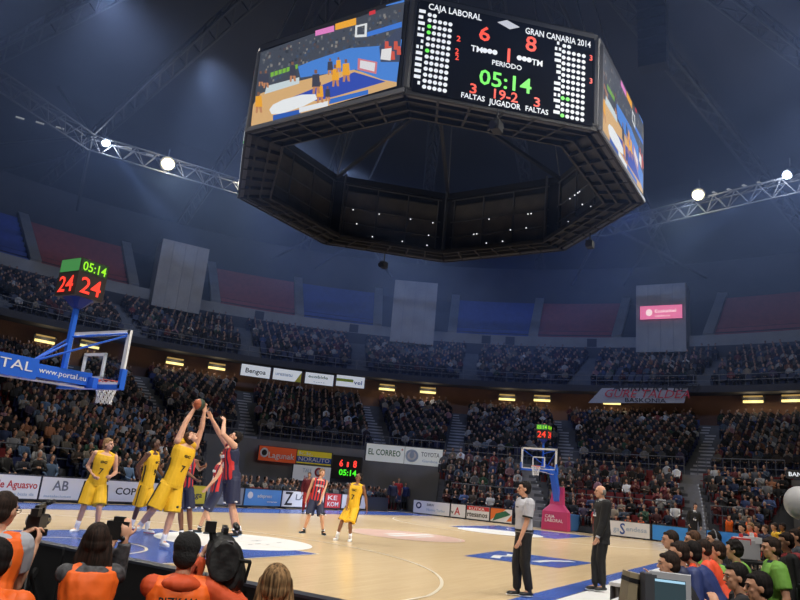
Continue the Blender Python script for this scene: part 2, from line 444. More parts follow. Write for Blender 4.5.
for p, q in E_AIS:
    s = MB()
    for j in range(2*NE):
        k = j/2; a = p+(q-p)*k/NE; r0 = er(a, k); r1 = er(a, k+.5); hw = math.degrees(.62/r0); z = .3+2.95*int(k)/NE+(.18 if j % 2 else 0)+.02
        vs = [cyl(r0, a-hw, z-.5), cyl(r0, a+hw, z-.5), cyl(r1, a+hw, z-.5), cyl(r1, a-hw, z-.5)]
        s.prism(vs, (0, 0, .5), M_step2)
        for sg in (-1, 1): s.box(cyl(r0-.01, a+hw*.92*sg, z-.04), (.03, .06, .05), rz=rad(a), m=M_stl)
    struct(s, 'aisle_stairs')
# floor seats in front of the grey wall
for k in range(4):
    for i in range(60):
        x = 13.2+.56*i; y = 18.6+.9*k
        if x < 32.5 and x > 16.2+(y-18)*.95 and (x-CX)**2+(y-CY)**2 < 22.6**2: SEATS.append((x, y, 0, -90, 'floor', k))
for k in range(NM):
    r = 24.6+.8*k+.42; z = 3.9+.28*k; a = -40.0; st = math.degrees(.55/r)
    while a < 108:
        if all(abs(a-q) > math.degrees(.85/r) for q in aisle_at(k, NM)): SEATS.append((*cyl(r, a)[:2], z, a+180, 'mid', k))
        a += st
for k in range(NU):
    r = 35.0+.8*k+.42; z = 10.65+.34*k; a = -35.0; st = math.degrees(.57/r)
    while a < 105:
        if all(abs(((a+7.5) % 15)-q) > math.degrees(.8/r) for q in (0, 15)) and not (r > 42.8 and any(abs(a-q) < 3.6 for q in SHAFTS)): SEATS.append((*cyl(r, a)[:2], z, a+180, 'up', k))
        a += st
print('seats', len(SEATS))

# roof
ce = MB()
M_roof = mat('roof_dark', srgb(28, 28, 34), .9, var=.3, vscale=.3)
for (r0, z0, r1, z1) in ((53.6, 26.5, 40, 29.5), (40, 29.5, 20, 32), (20, 32, .5, 33)): ring(ce, r0, z0, r1, z1, 0, 360, 6, M_roof)
struct(ce, 'ceiling')
M_truss = mat('truss_steel', srgb(36, 38, 44), .8, 0)
def truss(p0, p1, h=1.4, w_=.9, n=10, r=.06):
    s = MB(); p0, p1 = Vector(p0), Vector(p1); d = (p1-p0).normalized(); q = Vector((-d.y, d.x, 0)).normalized()*w_/2
    for o in (q, -q, Vector((0, 0, h))): s.tube(p0+o, p1+o, r, n=6)
    for i in range(n):
        a = p0+(p1-p0)*i/n; b = p0+(p1-p0)*(i+1)/n; mm = (a+b)/2+Vector((0, 0, h))
        for o in (q, -q): s.tube(a+o, mm, r*.6, n=5); s.tube(mm, b+o, r*.6, n=5)
        s.tube(a+q, b-q, r*.6, n=5)
    return s.build('roof_truss', M_truss)
for a in range(-60, 150, 15):
    o = truss(cyl(8, a, 29.8), cyl(50, a, 25.5), n=22, r=.09); o['kind'] = 'structure'
NG = [cyl(27/math.cos(rad(20)), 62+20+40*k, 22.0) for k in range(9)]
for k in range(9):
    o = truss(NG[k], NG[(k+1) % 9], h=-1.0, w_=.8, n=14); o.name = 'roof_catwalk'; o['kind'] = 'structure'
for k in range(9):
    s = MB(); a = 82+40*k; c = NG[k]
    s.tube(c, cyl(42, a-8, 21.3), .12, n=6); s.tube(c, cyl(42, a+8, 21.3), .12, n=6); s.tube(c, cyl(36, a, 28), .1, n=6); s.tube(c, cyl(22, a-6, 29), .08, n=6)
    s.tube(cyl(34, a-6, 24), cyl(43.9, a+2, 21.7), .1, n=6)
    o = s.build('roof_brace', M_truss); o['kind'] = 'structure'
# small marker lamps along the catwalk
for k in range(9):
    for j in range(9):
        if k in (8, 0, 6, 7) or j % 3 == 0:
            pass
# haze in the upper hall
hz = MB(); hz.tube((14, 7.5, 8.5), (14, 7.5, 21), 45, 45, 40)
hzo = hz.build('stage_haze'); tag(hzo, 'thin blue haze hanging under the arena roof around the cube', 'haze', kind='stuff')
hm = bpy.data.materials.new('haze'); hm.use_nodes = True; nt = hm.node_tree; nt.nodes.clear()
o_ = nt.nodes.new('ShaderNodeOutputMaterial'); vs_ = nt.nodes.new('ShaderNodeVolumeScatter')
vs_.inputs['Color'].default_value = (.30, .46, 1, 1); vs_.inputs['Density'].default_value = .005; vs_.inputs['Anisotropy'].default_value = .3
nt.links.new(vs_.outputs[0], o_.inputs['Volume']); hzo.data.materials.append(hm)
# ------------------------------------------------------------------ lettering colours and advertising boards
L_black = mat('ink_black', srgb(22, 22, 26), .5); L_white = mat('ink_white', srgb(238, 238, 238), .5)
L_grey = mat('ink_grey', srgb(120, 126, 136), .5); L_red = mat('ink_red', srgb(196, 50, 60), .5)
L_blue = mat('ink_blue', srgb(50, 90, 170), .5); L_green = mat('ink_green', srgb(40, 110, 80), .5)
L_navy = mat('ink_navy', srgb(30, 40, 84), .5); L_orange = mat('ink_orange', srgb(236, 120, 50), .5)
L_pale = mat('ink_pale', srgb(176, 196, 220), .5)
B_white = mat('board_white', srgb(238, 240, 244), .45, var=.03, vscale=1); B_blue = mat('board_blue', srgb(96, 160, 226), .45)
B_back = mat('board_back', srgb(20, 20, 22), .6); B_foot = mat('board_frame', srgb(60, 64, 76), .5, .3)
B_yel = mat('board_yellow', srgb(232, 216, 70), .5); B_red = mat('board_red', srgb(206, 56, 58), .5)
B_sky = mat('board_vivid_blue', srgb(56, 156, 252), .45)
def board(label, p0, p1, z0, z1, face, texts=(), group='advertising boards around the court', cat='advertising board', name='advertising_board', extra=None, frame=True, th=.07, base=True):
    """p0 -> p1 left to right as read; texts: (string, fx, fz, fh, fw, ink) as fractions of the board."""
    p0 = Vector((p0[0], p0[1], 0)); p1 = Vector((p1[0], p1[1], 0)); d = p1-p0; L = d.length; x = d.normalized(); up = Vector((0, 0, 1)); n = x.cross(up)
    H = z1-z0; c = (p0+p1)/2
    t = thing(name, label, cat, (c.x, c.y, z0 if not base else 0), group)
    s = MB(); s.bar(p0+up*(z0+H/2)-n*th/2, p1+up*(z0+H/2)-n*th/2, th, H); part(s, 'panel', face, t)
    if frame:
        f = MB()
        for a, b in (((0, 0), (1, 0)), ((0, 1), (1, 1)), ((0, 0), (0, 1)), ((1, 0), (1, 1))):
            f.bar(p0+d*a[0]+up*(z0+H*a[1])-n*th/2, p0+d*b[0]+up*(z0+H*b[1])-n*th/2, th+.02, .03, up=n if a[0] == b[0] else (0, 0, 1))
        part(f, 'frame', B_foot, t)
    if base:
        for q in (.12, .88):
            f = MB(); f.bar(p0+d*q-n*.05+up*.03, p0+d*q-n*.5+up*.03, .06, .06); f.bar(p0+d*q-n*.45+up*.03, p0+d*q-n*.09+up*(z0+H*.75), .04, .04); part(f, 'foot', B_foot, t)
    P = lambda fx, fz, o=.004: p0+d*fx+up*(z0+H*fz)+n*o
    for ti, tx in enumerate(texts):
        if isinstance(tx[0], str):
            s_, fx, fz, fh, fw, ink = tx[:6]
            text('lettering', s_, P(fx, fz, .005+.004*ti), x, up, fh*H, ink, t, width=fw*L, thick=.003, bold=.02)
        else:                                   # polygon patch
            pts, ink = tx; m = MB(); m.prism([P(a, b, .002+.004*ti) for a, b in pts], n*.004); part(m, 'printed_shape', ink, t)
    if extra: extra(t, P, x, up, n)
    return t
def circ(fx, fz, rx, rz, n=18): return [(fx+rx*math.cos(2*PI*i/n), fz+rz*math.sin(2*PI*i/n)) for i in range(n)]
YB = 17.45
def bx(u, v=503): p = ony(YB, u, v); return p.x
def sb(label, u0, u1, face, texts, y=YB, **k):
    board(label, (ony(y, u0, 500).x+.02, y), (ony(y, u1, 500).x-.02, y), .1, .84, face, texts, **k)
sb('white courtside board with red lettering at the far left edge', -80, 37, B_white, [('de Aguasvo', .58, .45, .3, .4, L_red), ('ura bizia da', .72, .15, .12, .24, L_pale)])
sb('white courtside board with large grey letters AB beside the red lettered one', 38, 88, B_white, [('AB', .22, .42, .42, .32, L_grey), ('instalaciones', .08, .12, .1, .55, L_pale)])
sb('white courtside board with black letters COPE between two players in yellow', 89, 142, B_white, [('COPE', .45, .35, .32, .5, L_black)])
sb('white courtside board half hidden behind the leaping player in yellow', 143, 186, B_white, [('Zalia', .2, .35, .3, .5, L_blue)])
sb('yellow courtside board behind the legs of the leaping players', 187, 205, B_yel, [('ega', .2, .35, .3, .6, L_navy)])
sb('grey courtside board just left of the light blue board', 206, 243, mat('board_grey', srgb(150, 156, 164), .5), [('AB', .3, .35, .3, .4, L_grey)])
sb('light blue courtside board with a white crest and small white lettering', 244, 281, B_blue, [(circ(.14, .62, .07, .2), L_white), ('adepress', .33, .5, .2, .4, L_white), ('www', .6, .22, .1, .3, L_white)])
sb('white courtside board with a tall black Z and the grey word LAGUN', 282, 324, B_white, [('Z', .05, .12, .8, .18, L_black), ('LAGUN', .3, .45, .35, .65, L_grey)])
sb('small red courtside board with pale letters beside the red and navy player', 325, 341, B_red, [('KE', .15, .55, .3, .6, L_white), ('KOM', .15, .12, .3, .7, L_white)])
sb('white courtside board at the end of the row behind the dark skinned yellow player', 342, 366, B_white, [('ZUL', .2, .35, .3, .5, L_blue)])
XB = 30.7
def eb(label, u0, u1, face, texts, **k):
    board(label, (XB, onx(XB, u0, 520).y-.02), (XB, onx(XB, u1, 520).y+.02), .06, .8, face, texts, **k)
eb('white far board with a round dark emblem and grey car dealer lettering', 412, 449, B_white, [(circ(.15, .6, .08, .25), L_navy), (circ(.15, .6, .045, .14), L_white), ('BMW', .38, .62, .18, .2, L_grey), ('Nuevo Turbo', .38, .25, .2, .5, L_pale)])
eb('white far board with two red capitals joined by dark lettering', 450, 465, B_white, [('A', .25, .2, .55, .4, L_red), ('v', .0, .25, .3, .2, L_black)])
eb('white far board with a red strip above the handwritten word Artesanos', 466, 489, B_white, [([(0, .66), (1, .66), (1, .96), (0, .96)], B_red), ('rtesanos', .03, .2, .36, .9, L_black), ('KUTXA', .1, .7, .18, .7, L_white)])
eb('orange and white far board with a dark green leaf shape', 490, 512, B_white, [([(0, .1), (0, 1), (.75, 1)], L_orange), ([(.1, .05), (.95, .6), (.7, .85), (.25, .6)], L_green), ([(.75, .1), (1, .15), (1, .6)], L_orange)])
eb('white far board with flowing blue lettering right of the suited coach', 598, 650, B_white, [('ga', .3, .3, .32, .12, L_pale), ('S', .43, .15, .7, .1, L_blue), ('endesa', .55, .38, .3, .4, L_pale)])
eb('plain vivid blue far board left of the man in a suit', 652, 689, B_sky, [])
eb('vivid blue far board with white letters right of the man in a suit', 706, 746, B_sky, [('or', .72, .25, .3, .16, L_white), ('v', .1, .3, .25, .08, L_white)])
# low dark dividing panel by the substitute corner
board('low dark panel between the far sideline boards and the corner', (ony(17.6, 366, 505).x, 17.6), (29.6, 17.6), .05, .75, mat('dark_panel', srgb(50, 56, 70), .6), [], name='dividing_panel', cat='panel')

# signs on the ring
def ring_sign(label, R0, uv0, uv1, h, face, texts, name='hanging_sign', cat='sign', group=None, **k):
    a0, z0 = oncyl(R0, *uv0); a1, z1 = oncyl(R0, *uv1); z = (z0+z1)/2
    p0 = cyl(R0, a0); p1 = cyl(R0, a1)
    return board(label, p0, p1, z-h, z, face, texts, name=name, cat=cat, group=group, base=False, th=.15, **k)
G1 = 'white signs hung on the balcony front'
S_lit = mat('backlit_white', srgb(220, 224, 228), .5, emit=.42)
ring_sign('backlit white sign with dark script, leftmost of the four on the balcony', 34.3, (242, 364), (271, 367), .95, S_lit, [('Bengoa', .15, .3, .4, .7, L_black)], group=G1)
ring_sign('backlit white sign with a yellow corner, second of four on the balcony', 34.3, (274, 368), (302, 371), .95, S_lit, [('ureztatu', .08, .4, .3, .6, L_pale), ([(.78, 0), (1, 0), (1, .9)], B_yel)], group=G1)
ring_sign('backlit white sign with small dark lettering, third of four on the balcony', 34.3, (306, 372), (334, 375), .95, S_lit, [('ecobide', .1, .55, .25, .7, L_green), ('.....', .3, .2, .2, .4, L_black)], group=G1)
ring_sign('backlit sign with a green stripe, rightmost of the four on the balcony', 34.3, (337, 375), (365, 377), .95, S_lit, [([(0, .45), (.6, .45), (.6, .7), (0, .7)], mat('sign_lime', srgb(180, 200, 60), .5)), ('vel', .62, .3, .35, .3, L_blue)], group=G1)
G2 = 'advertising signs on the grey wall'
ring_sign('orange sign with white lettering on the grey wall', 23.2, (260, 445), (297, 449), .95, mat('sign_orange', srgb(232, 90, 40), .5, emit=.12), [(circ(.14, .55, .11, .32), L_white), (circ(.14, .55, .07, .2), L_black), ('Lagunak', .26, .25, .38, .7, L_white)], group=G2)
def michel(t, P, x, up, n): pass
ring_sign('yellow and blue sign with slanted white lettering on the grey wall', 23.2, (298, 449), (332, 453.5), .85, mat('sign_yellow', srgb(232, 212, 50), .5, emit=.1), [([(0, .12), (1, .12), (1, .55), (0, .55)], mat('sign_blue', srgb(40, 90, 190), .5)), ('NORAUTO', .05, .2, .3, .9, L_white), ('k.k.', .05, .66, .22, .4, L_white)], group=G2)
ring_sign('white sign with a red ring hung below the yellow and blue one', 23.2, (294, 463.5), (331, 468), 1.0, mat('sign_white', srgb(226, 226, 230), .5, emit=.15), [(circ(.68, .62, .11, .3), L_red), (circ(.68, .62, .06, .17), L_white), ('TAU', .25, .55, .25, .22, L_pale), ('Servicios', .3, .15, .18, .4, L_red)], group=G2)
ring_sign('long white sign with dark green newspaper lettering beside a rounded emblem', 23.2, (367, 443), (443, 449.5), 1.15, mat('sign_white2', srgb(226, 232, 232), .5, emit=.2), [('EL CORREO', .03, .38, .32, .42, L_green), ('+', .455, .68, .2, .03, L_red), ([(.5, 0), (.506, 0), (.506, 1), (.5, 1)], L_grey), (circ(.6, .5, .085, .36), L_pale), (circ(.6, .5, .06, .24), L_white), (circ(.6, .55, .03, .2), L_pale), ('TOYOTA', .72, .52, .24, .24, L_grey), ('Gamboa', .74, .2, .14, .2, L_pale)], group=G2)
# pink lit sign on the shaft
ring_sign('pink lit sign with white lettering high on the grey wall shaft', 43.6, (640, 307), (682, 303.5), 1.3, mat('sign_pink', srgb(226, 110, 150), .5, emit=.75), [(circ(.22, .5, .08, .25), em('sign_letters', (250, 220, 230), .9)), ('Euskaltel', .36, .48, .22, .5, em('sign_letters', (250, 220, 230), .9)), ('telefonoa', .36, .18, .12, .36, em('sign_letters', (250, 220, 230), .9))])
# small wall display
def digits(t, P, x, up, n):
    for s_, fx, fz, fh, fw, ink in (('6', .24, .55, .28, .1, em('seg_red', (255, 60, 50), 1.6)), ('1', .5, .55, .2, .05, em('seg_red', (255, 60, 50), 1.6)), ('8', .72, .55, .28, .1, em('seg_red', (255, 60, 50), 1.6)), ('05:14', .25, .18, .24, .5, em('seg_green', (70, 230, 40), 1.3))):
        text('digit_display', s_, P(fx, fz, .01), x, up, fh*1.5, ink, t, width=fw*2.3, bold=.03)
ring_sign('small black scoreboard with red and green digits on the grey wall', 23.2, (333.5, 454.5), (362, 458), 1.5, mat('display_black', srgb(24, 24, 28), .4), [], name='wall_scoreboard', cat='scoreboard', extra=digits)
# small lit sign at the right end
board('small lit sign with white letters at the right edge of the far stand', (onx(30, 787, 478).x, onx(30, 787, 478).y), (30, onx(30, 800, 478).y-1.4), onx(30, 790, 478).z, onx(30, 790, 478).z+.36, mat('display_black', (0, 0, 0)), [('BANCO', .04, .25, .5, .5, em('sign_text', (235, 240, 245), .9))], name='lit_sign', cat='sign', group=None, base=False)
# supporters banner hung on the balcony rail
a0, z0 = oncyl(34.3, 602, 388); a1, z1 = oncyl(34.3, 688, 387)
t = thing('fan_banner', 'slanting white banner with dark lettering draped over the balcony rail', 'banner', cyl(34.3, (a0+a1)/2, z0-1.6))
A = lambda u, v, R0=34.2: cyl(R0, *oncyl(R0, u, v))
s = MB(); s.prism([A(588, 403, 34.2), A(602, 388, 34.45), A(688, 388, 34.45), A(684, 403, 34.2)], (.04, 0, 0)); part(s, 'cloth', mat('banner_cloth', srgb(160, 160, 166), .8, bump=.3, bscale=3), t)
xd = (A(684, 395)-A(590, 395)); xd.z = 0
text('lettering', 'GURE TALDEA', A(605, 397, 34.05), xd, (0, 0, 1), .6, L_red, t, width=6.2, shear=.3)
text('lettering', 'BASKONIA', A(625, 402, 34.0), xd, (0, 0, 1), .32, L_black, t, width=3.0)
text('lettering', 'AURRERA BETI', A(612, 391, 34.2), xd, (0, 0, 1), .6, L_black, t, width=6.4, shear=.3)
# strip lamps under the balcony
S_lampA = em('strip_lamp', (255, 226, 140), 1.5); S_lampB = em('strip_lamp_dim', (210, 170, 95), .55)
lamps = [(45, 340, 'left of the shot clock pole'), (90, 345, 'seen through the near backboard'), (175, 362, 'left one of the pair above the leaping players'), (217, 367, 'right one of the pair above the leaping players'), (387, 388, 'left one of the pair beside the four signs'), (428, 391, 'right one of the pair beside the four signs'), (507, 398, 'left one of the pair above the far basket'), (542, 399, 'right one of the pair above the far basket'), (612, 402, 'half hidden by the slanting banner'), (753, 400, 'left one of the pair near the right edge'), (792, 399, 'right one at the right edge')]
for u, v, w_ in lamps:
    a, z = oncyl(35.9, u, v); t = thing('strip_lamp', 'yellow strip lamp under the balcony, '+w_, 'lamp', cyl(35.9, a, z), 'strip lamps under the balcony')
    M = Matrix.Rotation(rad(a), 4, 'Z')
    s = MB(); s.box(cyl(36.02, a, z+.1), (.12, 1.5, .6), rz=rad(a)); part(s, 'housing', M_dark, t)
    s = MB(); s.box(cyl(35.9, a, z-.12), (.1, 1.35, .17), rz=rad(a)); part(s, 'lit_tube', S_lampA, t)
    l_ = bpy.data.lights.new('strip_glow', 'POINT'); l_.energy = 30; l_.color = (1, .8, .5); l_.shadow_soft_size = .3; lo = bpy.data.objects.new('strip_glow', l_); COL.objects.link(lo); lo.location = cyl(35.6, a, z-.1)
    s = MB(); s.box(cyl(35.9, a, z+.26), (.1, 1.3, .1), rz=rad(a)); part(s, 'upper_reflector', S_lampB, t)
# railings
def railing(label, pts, h=1.0, name='railing', group='railings on the stands', bars=2):
    c = sum((Vector(p) for p in pts), Vector())/len(pts)
    t = thing(name, label, 'railing', pts[len(pts)//2], group)
    for j in range(bars):
        s = MB()
        for a, b in zip(pts, pts[1:]): s.tube(Vector(a)+Vector((0, 0, h*(j+1)/bars)), Vector(b)+Vector((0, 0, h*(j+1)/bars)), .03, n=5)
        part(s, 'rail', M_rail, t)
    for p in pts: s2 = MB(); s2.tube(p, Vector(p)+Vector((0, 0, h)), .025, n=5); part(s2, 'post', M_rail, t)
for a, b, l in ((-26, -14.5, 'metal railing on the walkway at the right edge'), (-12.6, 4.2, 'metal railing on the walkway behind the far basket and coach'), (6.2, 21.7, 'metal railing on the walkway left of the far basket'), (24, 37, 'metal railing above the long white newspaper sign'), (37.5, 54, 'metal railing above the orange and yellow wall signs'), (56.5, 67, 'metal railing on the walkway behind the leaping players'), (69.2, 90, 'metal railing on the walkway at the far left')):
    railing(l, [cyl(23.75, a+(b-a)*i/10, 3.6) for i in range(11)])
railing('metal balcony railing of the upper tier', [cyl(34.7, A0+30+i*3, 10.6) for i in range(50)], .8)
railing('low metal rail across the end stand left of the aisle', [cyl(er(a, 2)-.05, a, .68+.38) for a in (22, 19, 16, 13, 10)], .9)
railing('low metal rail across the end stand right of the coach', [cyl(er(a, 2)-.05, a, .68+.38) for a in (4.5, 1, -3, -7, -11, -15)], .9)
railing('black rail in front of the seats at the right edge', [cyl(er(a, 2)-.05, a, .68+.38) for a in (-20.5, -22, -24, -26)], .9)
railing('low metal rail across the side stand above the front rows', [(x, 20.6, 1.0) for x in np.arange(-6, 12, 1.5)], .8)
# ------------------------------------------------------------------ hanging scoreboard cube (eight sided)
SBC = Vector((13.97, 7.66, 0)); ZB, ZT = 11.98, 15.05; AP = 7.0
def oc(ap, i, z):
    r = ap/math.cos(PI/8); a = rad(157.5+45*i); x, y = r*math.cos(a)*.969, r*math.sin(a)*1.022; c, s_ = math.cos(-.0242), math.sin(-.0242)
    return SBC+Vector((x*c-y*s_, x*s_+y*c, z))
# vertices i=0..7 start at the (-x,+y) end of the -x face
def ov(i, ap, z): return oc(ap, i, z)
M_sbk = mat('scoreboard_black', srgb(15, 15, 16), .7); M_sbf = mat('scoreboard_frame', srgb(64, 66, 72), .5, .2); M_sbp = mat('scoreboard_inner_panel', srgb(66, 64, 62), .7, var=.3, vscale=1.5)
sbt = thing('hanging_scoreboard', 'giant dark eight sided video scoreboard hanging over mid court', 'scoreboard', (SBC.x, SBC.y, ZB))
def R8(mb, ap, z, r, mt): 
    for i in range(8): mb.tube(ov(i, ap, z), ov(i+1, ap, z), r, n=6, m=mt)
s = MB()       # underside: lattice of the ring floor
for i in range(8):
    a, b = ov(i, AP, ZB+.12), ov(i+1, AP, ZB+.12); c, d = ov(i, 5.75, ZB+.12), ov(i+1, 5.75, ZB+.12)
    s.prism([a, b, d, c], (0, 0, .06))
part(s, 'floor_plate', M_sbk, sbt)
s = MB()
for i in range(8):
    for k in range(7):
        f = k/6.0; s.bar(ov(i, AP, ZB+.04).lerp(ov(i+1, AP, ZB+.04), f), ov(i, 5.75, ZB+.04).lerp(ov(i+1, 5.75, ZB+.04), f), .07, .12)
    for q in (5.75, 6.15, 6.6, AP-.04): s.bar(ov(i, q, ZB+.04), ov(i+1, q, ZB+.04), .07, .14)
part(s, 'floor_lattice', mat('scoreboard_lattice', srgb(24, 24, 25), .7, 0), sbt)
s = MB()
for i in range(8):
    s.tube(ov(i, AP-.12, ZB), ov(i, AP-.12, ZT), .12, n=8)
    for z in (ZB+.1, ZT): s.bar(ov(i, AP-.12, z), ov(i+1, AP-.12, z), .2, .2)
part(s, 'edge_frame', M_sbf, sbt)
s = MB()
for i in range(8):    # inner skin: panels on the back of each screen, joints and cross bars
    a, b = ov(i, 6.45, ZB+.3), ov(i+1, 6.45, ZB+.3); h = Vector((0, 0, 2.3))
    s.prism([a.lerp(b, .08), a.lerp(b, .92), a.lerp(b, .92)+h, a.lerp(b, .08)+h], (SBC-(a+b)/2).normalized()*.05*Vector((1, 1, 0)).length)
part(s, 'inner_panels', M_sbp, sbt)
s = MB()
for i in range(8):
    a, b = ov(i, 6.3, ZB+.2), ov(i+1, 6.3, ZB+.2)
    for f in (.08, .36, .64, .92): s.tube(a.lerp(b, f), a.lerp(b, f)+Vector((0, 0, 2.6)), .035, n=6)
    for z in (.1, .75, 1.5, 2.6): s.tube(a.lerp(b, .05)+Vector((0, 0, z)), a.lerp(b, .95)+Vector((0, 0, z)), .03, n=6)
    s.tube(ov(i, 5.8, ZB+.2), ov(i, 5.8, ZT), .05, n=6)
part(s, 'inner_struts', M_sbf, sbt)
s = MB()
for i in range(8):
    a, b = ov(i, 6.25, ZB+.6), ov(i+1, 6.25, ZB+.6)
    if i in (3, 4, 5):
        for q in range(9): s.ell(a.lerp(b, .1+.8*R_.random())+Vector((0, 0, R_.choice([-.15, 0, .35, 1.0]))), .03, n=6, k=4)
part(s, 'status_lights', em('status_light', (235, 240, 250), 1.2), sbt)
s = MB()
for i in range(8):
    for z in (ZT+.1,):
        s.bar(ov(i, AP-.3, z), ov(i+1, AP-.3, z), .3, .3); s.bar(ov(i, AP-.3, z), SBC+Vector((0, 0, z+1.2)), .14, .14)
part(s, 'roof_frame', M_sbk, sbt)
s = MB()
for i in range(8):
    s.tube(ov(i, AP-.4, ZT), SBC+(ov(i, 3, 0)-SBC)+Vector((0, 0, 30)), .03, n=5)
part(s, 'hanging_cables', M_rail, sbt)
# back skins and bezels of the eight faces
FRM = {}
for i in range(8):
    a, b = ov(i, AP, ZB), ov(i+1, AP, ZB); x = (b-a).normalized(); n = x.cross(Vector((0, 0, 1)))
    FRM[i] = (a, x, n, (b-a).length)
    s = MB(); c = (a+b)/2+Vector((0, 0, (ZT-ZB)/2+.1)); s.bar(c-x*(b-a).length*.47-n*.2, c+x*(b-a).length*.47-n*.2, .3, ZT-ZB-.15)
    f = part(s, 'screen_housing', M_sbk, sbt)
P_cols = {}
def pic(i, frac=(0, 1, 0, 1)):
    """game picture on face i"""
    a, x, n, L = FRM[i]; H = ZT-ZB
    hom = homog([(116, 192), (735, -12), (697, 368), (62, 528)], [(0, 1), (1, 1), (1, 0), (0, 0)])
    lay = [0]
    s = MB()
    def P(px, py, o):
        fx, fz = hom(px, py); fx = min(max(fx, 0), 1); fz = min(max(fz, 0), 1)
        return a+x*(L*(frac[0]+(frac[1]-frac[0])*fx))+Vector((0, 0, H*(frac[2]+(frac[3]-frac[2])*fz)))+n*(.012+.0004*o)
    def poly(pts, rgb, k=1.0, name=None):
        lay[0] += 1; vs = [P(px, py, lay[0]) for px, py in pts]; s.add(vs, [tuple(range(len(vs)))], em('pic_%d_%d_%d' % rgb, rgb, .85*k))
    poly([(125, 210), (700, 5), (668, 345), (85, 515)], (66, 72, 84))
    rr = random.Random(3)
    for _ in range(230):
        px = 130+rr.random()*550; py = 215-(px-125)*.33+rr.random()*120
        c = rr.choice([(96, 100, 108), (130, 128, 126), (48, 54, 64), (84, 70, 70), (60, 80, 110)])
        q = 4+rr.random()*6; lay[0] = 3+_ % 12; poly([(px, py), (px+q, py-2), (px+q, py+q), (px, py+q+2)], c)
    lay[0] = 20
    poly([(95, 420), (125, 375), (240, 335), (480, 275), (668, 330), (668, 345), (85, 515)], (214, 172, 118))
    poly([(150, 345), (280, 310), (280, 335), (140, 378)], (200, 214, 220))
    for j in range(7): poly([(165+j*16, 292-j*5), (178+j*16, 288-j*5), (178+j*16, 305-j*5), (165+j*16, 310-j*5)], (120, 180, 60))
    poly([(275, 268), (330, 245), (480, 195), (610, 185), (690, 160), (668, 330), (610, 320), (505, 280), (285, 312)], (70, 130, 214))
    poly([(600, 190), (690, 100), (680, 250), (605, 250)], (60, 70, 96))
    poly([(515, 235), (592, 250), (588, 298), (513, 280)], (206, 120, 130)); poly([(524, 243), (584, 254), (580, 288), (522, 274)], (222, 220, 226))
    poly([(240, 395), (500, 290), (625, 328), (430, 385), (350, 405)], (44, 74, 176))
    poly([(160, 440), (175, 420), (215, 400), (290, 380), (345, 378), (352, 398), (300, 425), (210, 456), (170, 458)], (232, 236, 240))
    poly([(175, 462), (285, 438), (285, 466), (175, 486)], (40, 90, 180)); poly([(280, 432), (395, 405), (395, 425), (280, 452)], (228, 232, 238)); poly([(400, 398), (556, 360), (556, 378), (400, 418)], (50, 110, 200))
    poly([(345, 125), (420, 104), (420, 128), (345, 146)], (226, 130, 200)); poly([(425, 98), (508, 74), (508, 102), (425, 123)], (240, 170, 50))
    for q in ([(508, 105), (552, 95), (552, 102), (508, 112)], [(508, 142), (550, 140), (550, 150), (506, 152)], [(505, 105), (513, 103), (511, 150), (503, 152)], [(543, 97), (552, 95), (550, 148), (541, 150)]): poly(q, (224, 228, 232))
    poly([(552, 132), (690, 90), (690, 112), (552, 150)], (60, 120, 216)); poly([(628, 15), (700, 3), (700, 12), (628, 28)], (70, 130, 220)); poly([(560, 50), (585, 42), (585, 58), (560, 65)], (206, 50, 60))
    for j in range(5): cx = 630+j*12; cy = 180+(j % 3)*20; poly([(cx-7, cy-12), (cx+7, cy-12), (cx+9, cy+22), (cx-8, cy+22)], (206, 84, 66))
    poly([(610, 200), (650, 195), (645, 245), (605, 240)], (226, 226, 228))
    def man(cx, cy, h, c):
        poly([(cx-h*.14, cy-h*.3), (cx+h*.14, cy-h*.33), (cx+h*.18, cy+h*.2), (cx-h*.16, cy+h*.22)], c)
        poly([(cx-h*.12, cy+h*.2), (cx, cy+h*.2), (cx-h*.05, cy+h*.5), (cx-h*.14, cy+h*.5)], (190, 130, 90)); poly([(cx+h*.02, cy+h*.2), (cx+h*.15, cy+h*.2), (cx+h*.18, cy+h*.48), (cx+h*.08, cy+h*.48)], (190, 130, 90))
        poly([(cx-h*.06, cy-h*.5), (cx+h*.06, cy-h*.5), (cx+h*.06, cy-h*.34), (cx-h*.06, cy-h*.34)], (130, 90, 70))
    for cx, cy, h in ((118, 412, 84), (363, 372, 84), (425, 305, 88), (438, 262, 60), (468, 285, 90)): man(cx, cy, h, (236, 166, 40))
    for cx, cy, h in ((348, 330, 96), (405, 270, 66), (395, 378, 60), (255, 290, 80), (148, 320, 70), (128, 318, 60)): man(cx, cy, h, (60, 62, 78))
    h = s.build('video_picture', None, sbt); return h
for i in (0, 2, 4, 6):
    pic(i); a, x, n, L = FRM[i]; H = ZT-ZB; s = MB(); up = Vector((0, 0, 1))
    s.bar(a+n*.02+up*.07, a+x*L+n*.02+up*.07, .06, .12); s.bar(a+n*.02+x*.09+up*.05, a+n*.02+x*.09+up*(H*.93), .06, .14, up=n)
    part(s, 'bezel', mat('bezel_grey', srgb(120, 122, 128), .4, .3, emit=.06), sbt)
def face_points(i, quad):
    a, x, n, L = FRM[i]; H = ZT-ZB
    hom = homog(quad, [(0, 1), (1, 1), (1, 0), (0, 0)])
    def P(px, py, o=.03):
        fx, fz = hom(px, py); return a+x*(L*fx)+Vector((0, 0, H*fz))+n*o
    return P, x, n
S_w = em('led_white', (225, 230, 240), 1.0); S_r = em('led_red', (255, 84, 66), 1.0); S_g = em('led_green', (110, 240, 90), 1.0)
